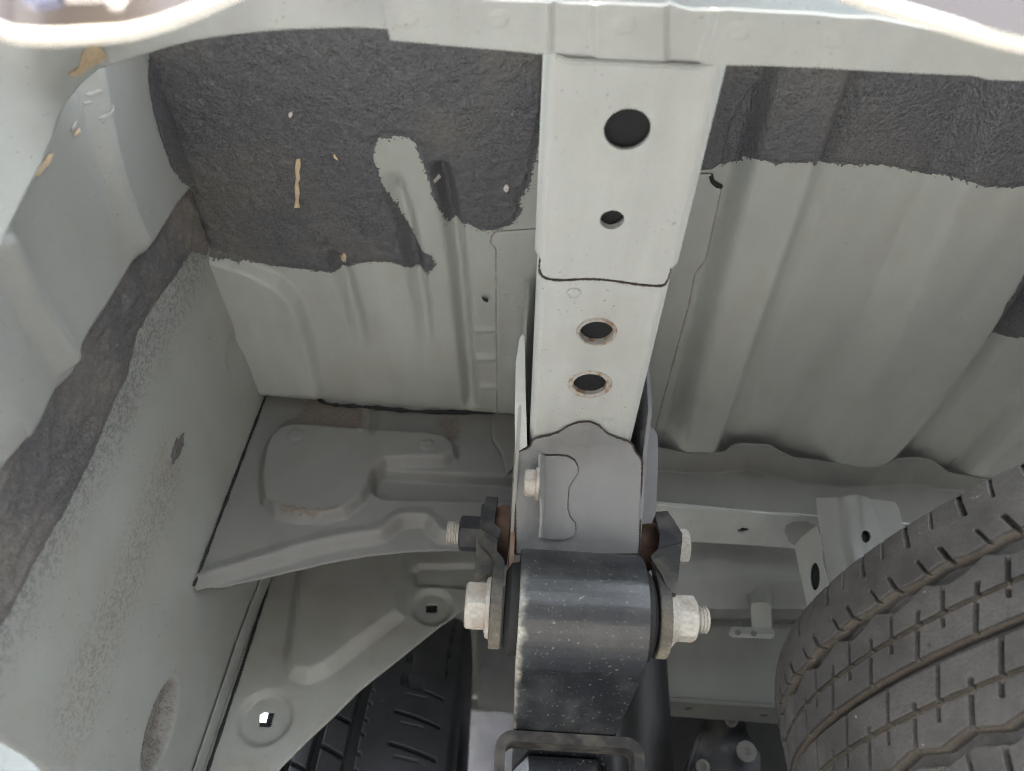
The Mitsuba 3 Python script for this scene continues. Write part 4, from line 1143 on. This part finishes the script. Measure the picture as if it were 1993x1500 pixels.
def wrap(TH, OO, RR):
    a = np.radians(TH)[..., None]
    V = (SC + SA * OO[..., None] + RR[..., None] * (np.cos(a) * SE1 + np.sin(a) * SE2)).reshape(-1, 3)
    nt, no = TH.shape
    i, j = np.meshgrid(np.arange(nt), np.arange(no - 1), indexing="ij")
    a0, b0 = (i * no + j).ravel(), (((i + 1) % nt) * no + j).ravel()
    F = np.vstack([np.column_stack([a0, a0 + 1, b0 + 1]), np.column_stack([a0, b0 + 1, b0])])
    return V, F


def outward(vf, c):
    V, F = vf
    n = np.cross(V[F[:, 1]] - V[F[:, 0]], V[F[:, 2]] - V[F[:, 0]])
    return (V, F) if (n * (V[F].mean(1) - c)).sum() > 0 else (V, F[:, ::-1])




def groove_dust(p, n, uv):
    d = mi.Point3f(p) - mi.Point3f(*[float(v) for v in (SC + [0, 0, H0])])
    a = mi.Vector3f(*[float(v) for v in SA])
    o_ = dr.dot(d, a)
    rad = dr.norm(d - a * o_)
    g = noise(p.x * 1100, p.y * 1100, p.z * 1100)
    d5 = smoothstep(0.30, 0.75, fbm(p.x * 38, p.y * 38, p.z * 38, 5))
    c = mix((0.027, 0.026, 0.026), (0.096, 0.089, 0.083), (0.35 + 0.65 * d5) * 0.72 * (0.70 + 0.6 * g))
    c = mix(c, (0.36, 0.34, 0.31), specks(p, 300, 0.92, 0.955) * 0.5)
    c = mix(c, (0.03, 0.028, 0.026), specks(p, 170, 0.93, 0.955) * 0.6)
    x = dr.abs(o_ + 0.0157) / 0.0603
    depth = SR - 0.0068 * x * x * x * x * x - rad
    k = smoothstep(0.0008, 0.0022, depth) * smoothstep(0.0062, 0.0035, depth)
    m = dr.select(dr.abs(o_ + .0010) < .0014, 1.0, 0.0) + dr.select(dr.abs(o_ + .0312) < .0014, 1.0, 0.0) + dr.select(dr.abs(o_ + .0156) < .0032, 1.0, 0.0)
    m = m + dr.select(dr.abs(o_ - .0135) < .0055, 0.8, 0.0) + dr.select(dr.abs(o_ + .0478) < .0055, 0.9, 0.0)
    return mix(c, (0.20, 0.172, 0.14), k * m * (0.45 + 0.4 * g))


scene["rubber_tread"] = bsdf(groove_dust, 0.55, lambda p, n, uv: noise(p.x * 1500, p.y * 1500, p.z * 1500), 0.00006)
put("spare_tyre__tread", outward(wrap(TH, OO, RR), SC), "rubber_tread", 55)
tag("spare_tyre", "dusty grey-brown spare tyre with grooved tread hanging at the right", "tyre")
TH2 = np.arange(0, 360, 3.0)
sides = [([.0446, .0480, .0500, .0480, .038], [.2500, .2410, .220, .196, .172]), ([-.0760, -.0795, -.0815, -.0795, -.070], [.2500, .2410, .220, .196, .172])]
for oo, rr in sides:
    oo, rr = np.array(oo), np.array(rr)
    a, b = np.meshgrid(TH2, oo, indexing="ij")
    _, c2 = np.meshgrid(TH2, rr, indexing="ij")
    put("spare_tyre__sidewall", outward(wrap(a, b, c2), SC), "rubber_dusty", 40)
a, b = np.meshgrid(TH2, np.array([.036, .030, .020, -.020, -.055, -.066]), indexing="ij")
_, c2 = np.meshgrid(TH2, np.array([.173, .166, .148, .138, .158, .173]), indexing="ij")
put("spare_tyre__rim", wrap(a, b, c2), "rim_steel", 40)

WC, WR = np.array([-.1005, .905, .045]), 0.278


def wheel_tread(th, x):
    s = np.radians(th) * WR
    g = np.zeros_like(x)
    for c, hw in [(-.0085, .0042), (-.0365, .0030), (-.058, .0030)]:
        g = np.maximum(g, .007 * band(x, c, hw, .0010))
    per = 0.029
    for x0, x1, sl, hw, ph, d in [(.020, .058, .22, .0011, 0.0, .005), (.026, .045, .1, .0005, .35, .002), (-.033, -.012, .5, .0016, .15, .006), (-.006, -.0005, .3, .001, .3, .004), (-.006, -.0005, .3, .001, .75, .004), (-.054, -.040, .5, .0014, .6, .006), (-.075, -.062, .3, .0018, .1, .006)]:
        q = s - sl * (x - x0) - ph * per
        q = (q + per / 2) % per - per / 2
        g = np.maximum(g, d * ss(hw + .0006, hw - .0001, np.abs(q)) * ss(x0 - .001, x0 + .001, x) * ss(x1 + .001, x1 - .001, x))
    u = np.abs(x) / .068
    return WR - .012 * u**3.5 - g


th = np.r_[np.arange(150, 222, 0.16), np.arange(222, 510, 2.0)]
x = np.linspace(-.068, .066, 200)
TH, XX = np.meshgrid(th, x, indexing="ij")
RR = wheel_tread(TH, XX)


def wrapx(TH, XX, RR):
    a = np.radians(TH)
    V = np.stack([WC[0] + XX, WC[1] + RR * np.cos(a), WC[2] + RR * np.sin(a)], -1).reshape(-1, 3)
    nt, no = TH.shape
    i, j = np.meshgrid(np.arange(nt), np.arange(no - 1), indexing="ij")
    a0, b0 = (i * no + j).ravel(), (((i + 1) % nt) * no + j).ravel()
    return V, np.vstack([np.column_stack([a0, a0 + 1, b0 + 1]), np.column_stack([a0, b0 + 1, b0])])


put("road_tyre__tread", outward(wrapx(TH, XX, RR), WC), "rubber_black", 50)
tag("road_tyre", "clean black road tyre under the curved grey wheel arch", "tyre")
for sgn in (1, -1):
    xs = np.array([.066, .0705, .0735, .0725, .066, .060]) * sgn if sgn > 0 else np.array([.068, .0725, .0755, .0745, .068, .062]) * sgn
    rs = np.array([wheel_tread(np.array([160.0]), np.array([.066 * sgn]))[0], .262, .236, .205, .185, .180])
    a, b = np.meshgrid(TH2, xs, indexing="ij")
    _, c2 = np.meshgrid(TH2, rs, indexing="ij")
    put("road_tyre__sidewall", outward(wrapx(a, b, c2), WC), "rubber_black", 40)
a, b = np.meshgrid(TH2, np.array([.061, .055, .050, .010, -.050, -.061]), indexing="ij")
_, c2 = np.meshgrid(TH2, np.array([.181, .172, .160, .05, .150, .181]), indexing="ij")
put("road_tyre__rim", wrapx(a, b, c2), "rim_steel", 40)

# crumpled pale sheet beyond the wheel
LP = Plane((-.12, 1.40, .0), (1, 0, 0), (0, -0.5, 1))


def crumple(p):
    q = np.column_stack([p, np.zeros(len(p))])
    return .03 * (meshkit.fbm(q / .10, 4, 3) - .5) + .016 * np.abs(meshkit.fbm(q / .05, 3, 9) - .5)


put("wheel_arch_liner", LP.sheet(sg.box(0, 0, .30, .352), .004, crumple, .003), "liner", True)
tag("wheel_arch_liner", "crumpled pale lilac-grey liner sheet seen between the road wheel and the leaf spring", "liner")

# ------------------------------------------------------------------ rear edge of the body: lower flange, panel above it, left corner, bumper
FP = Patch([(*p, depth_h(p, .2305)) for p in [(760, 78), (1060, 105), (1400, 126), (1700, 138), (2050, 160)]] + [(*p, depth_h(p, .2270)) for p in [(745, -10), (1130, 10), (1590, 28), (2050, 90)]])
FLG = [(744, -30), (747, 10), (752, 45), (760, 78), (830, 84), (900, 91), (1000, 99), (1060, 106), (1100, 111), (1140, 112), (1250, 117), (1390, 126), (1500, 128), (1600, 132), (1700, 138), (1800, 143), (1895, 147), (1925, 155), (2080, 160), (2080, 105), (1993, 92), (1850, 66),
       (1760, 48), (1700, 36), (1640, 35), (1590, 29), (1500, 25), (1415, 20), (1398, 22), (1382, 28), (1345, 28), (1322, 22), (1305, 15), (1290, 13), (1180, 8), (1165, 9), (1148, 15), (1098, 15), (1078, 9), (1060, 5), (973, 2), (900, -4)]
flr = lambda p: (-0.0016 * (ss(1066, 1080, p[:, 0]) * ss(1162, 1148, p[:, 0]) + ss(1290, 1305, p[:, 0]) * ss(1390, 1374, p[:, 0] + (p[:, 1] - 60) * 0.3))
                 + sum(0.0005 * ss(25, 17, np.hypot(p[:, 0] - a, (p[:, 1] - b) * 1.3)) for a, b in [(792, 35), (968, 38), (1215, 48), (1436, 62), (1622, 76)]))
put("rear_flange__lip", FP.sheet(FLG, 5, flr, 0.0015), "paint", 40)
tag("rear_flange", "pale folded metal flange along the top edge of the underbody with faint spot-weld dents", "body flange")
put("rear_flange__upper_panel", Patch([(740, -100, .236), (2080, -100, .236), (740, 30, .236), (2080, 110, .238), (1400, 0, .237)]).sheet([(735, -260), (2080, -260), (2080, 112), (1750, 55), (1400, 30), (1150, 32), (1050, 14), (900, 5), (740, -5)], 10, None, 0.0015), "paint", 40)

KP = Patch([(215, 125, .278), (150, 160, .264), (120, 210, .256), (60, 350, .249), (0, 480, .242), (-80, 620, .236), (0, 90, .236), (-80, 200, .235), (-80, 0, .226), (0, 0, .226), (300, 100, .266), (430, 70, .25), (520, 60, .243), (640, 55, .236), (756, 57, .2325), (460, 0, .235), (760, -20, .229), (300, 0, .230), (450, -80, .226), (130, 120, .253), (60, 220, .246)])
KO = [(770, 57), (700, 53), (640, 54), (560, 57), (500, 62), (430, 70), (370, 80), (310, 96), (265, 110), (225, 122), (190, 136), (160, 160), (135, 190), (118, 220), (102, 270), (80, 320), (55, 365), (25, 425), (-10, 500), (-60, 600), (-140, 720), (-140, -140), (770, -140)]
put("rear_corner__sheet", KP.sheet(KO, 6, None, 0.0015), "paint", True)
tag("rear_corner", "smooth pale rear corner panel at the top left, chipped with a tan scrape", "body panel")


def kflake(px, mat="residue"):
    put("rear_corner__scrape", KP.sheet(px, 2.5, None, 0.0005, lift=0.0007), mat, True)


kflake([(152, 130), (160, 100), (172, 88), (188, 86), (200, 94), (206, 106), (200, 116), (185, 122), (168, 132), (155, 144), (140, 147), (130, 144), (140, 136)])

LL = [(-120, 30), (-60, 50), (0, 76), (30, 88), (100, 92), (200, 86), (260, 78), (330, 54), (400, 27), (470, 0), (560, -45), (800, -150), (1050, -190), (1300, -165), (1480, -80), (1600, -12), (1650, 8), (1720, 30), (1800, 52), (1900, 78), (1960, 92), (2080, 116)]
UU = [(-120, 0), (-60, 20), (0, 44), (30, 55), (100, 57), (180, 53), (240, 50), (300, 36), (360, 14), (430, -18), (520, -66), (790, -185), (1050, -225), (1320, -200), (1530, -110), (1690, -22), (1740, 2), (1800, 20), (1860, 38), (1920, 58), (1975, 74), (2080, 92)]
zl = np.interp(np.arange(len(LL)), [0, 10, 21], [.145, .165, .165])
rows = [(np.array(LL) + [0, -3], zl + .012), (LL, zl), (np.array(LL) * .5 + np.array(UU) * .5, zl - .003), (UU, zl + .001), (np.array(UU) + [0, -6], zl + .008)]
put("bumper__lip", loft(rows, 140, 4, 0.002), "ivory", 60)
UP = np.array(UU) + [0, 8]
put("bumper__cover", loft([(UP, zl + .006), (UP + [0, -120], zl + .012), (UP + [0, -330], zl + .03)], 140, 8, 0.0025), "mauve", 60)
tag("bumper", "blurred rear bumper edge with an ivory lip and brownish glossy cover in both top corners", "bumper")
put("bumper__side_corner", Patch([(0, 1440, .225), (100, 1500, .222), (0, 1560, .205), (-60, 1500, .205), (100, 1600, .20)]).sheet([(-60, 1408), (-20, 1432), (12, 1452), (45, 1470), (70, 1490), (90, 1516), (104, 1560), (100, 1620), (-60, 1620)], 6, None, 0.002), "paint", 40)
CP2 = Patch([(0, 40, .1555), (300, 30, .1585), (0, -200, .168), (300, -200, .171), (150, -80, .162)])
put("bumper__reflection_patch", CP2.sheet([(60, -120), (135, -120), (132, 30), (88, 38), (62, 30)], 8, None, 0.002, lift=0.004), "dark_reflection", 40)  # dark blurred reflection on the glossy cover, made as a coloured patch
put("bumper__reflection_patch", CP2.sheet([(135, -120), (262, -120), (262, 10), (245, 36), (225, 38), (212, 20), (140, 22)], 8, None, 0.002, lift=0.004), "lens_pale", 40)  # bright reflection beside it, also a coloured patch
labels["bumper__reflection_patch"] = {"label": "dark blue-grey reflection coloured onto the bumper"}
labels["bumper__reflection_patch_001"] = {"label": "whitish reflection coloured onto the bumper"}
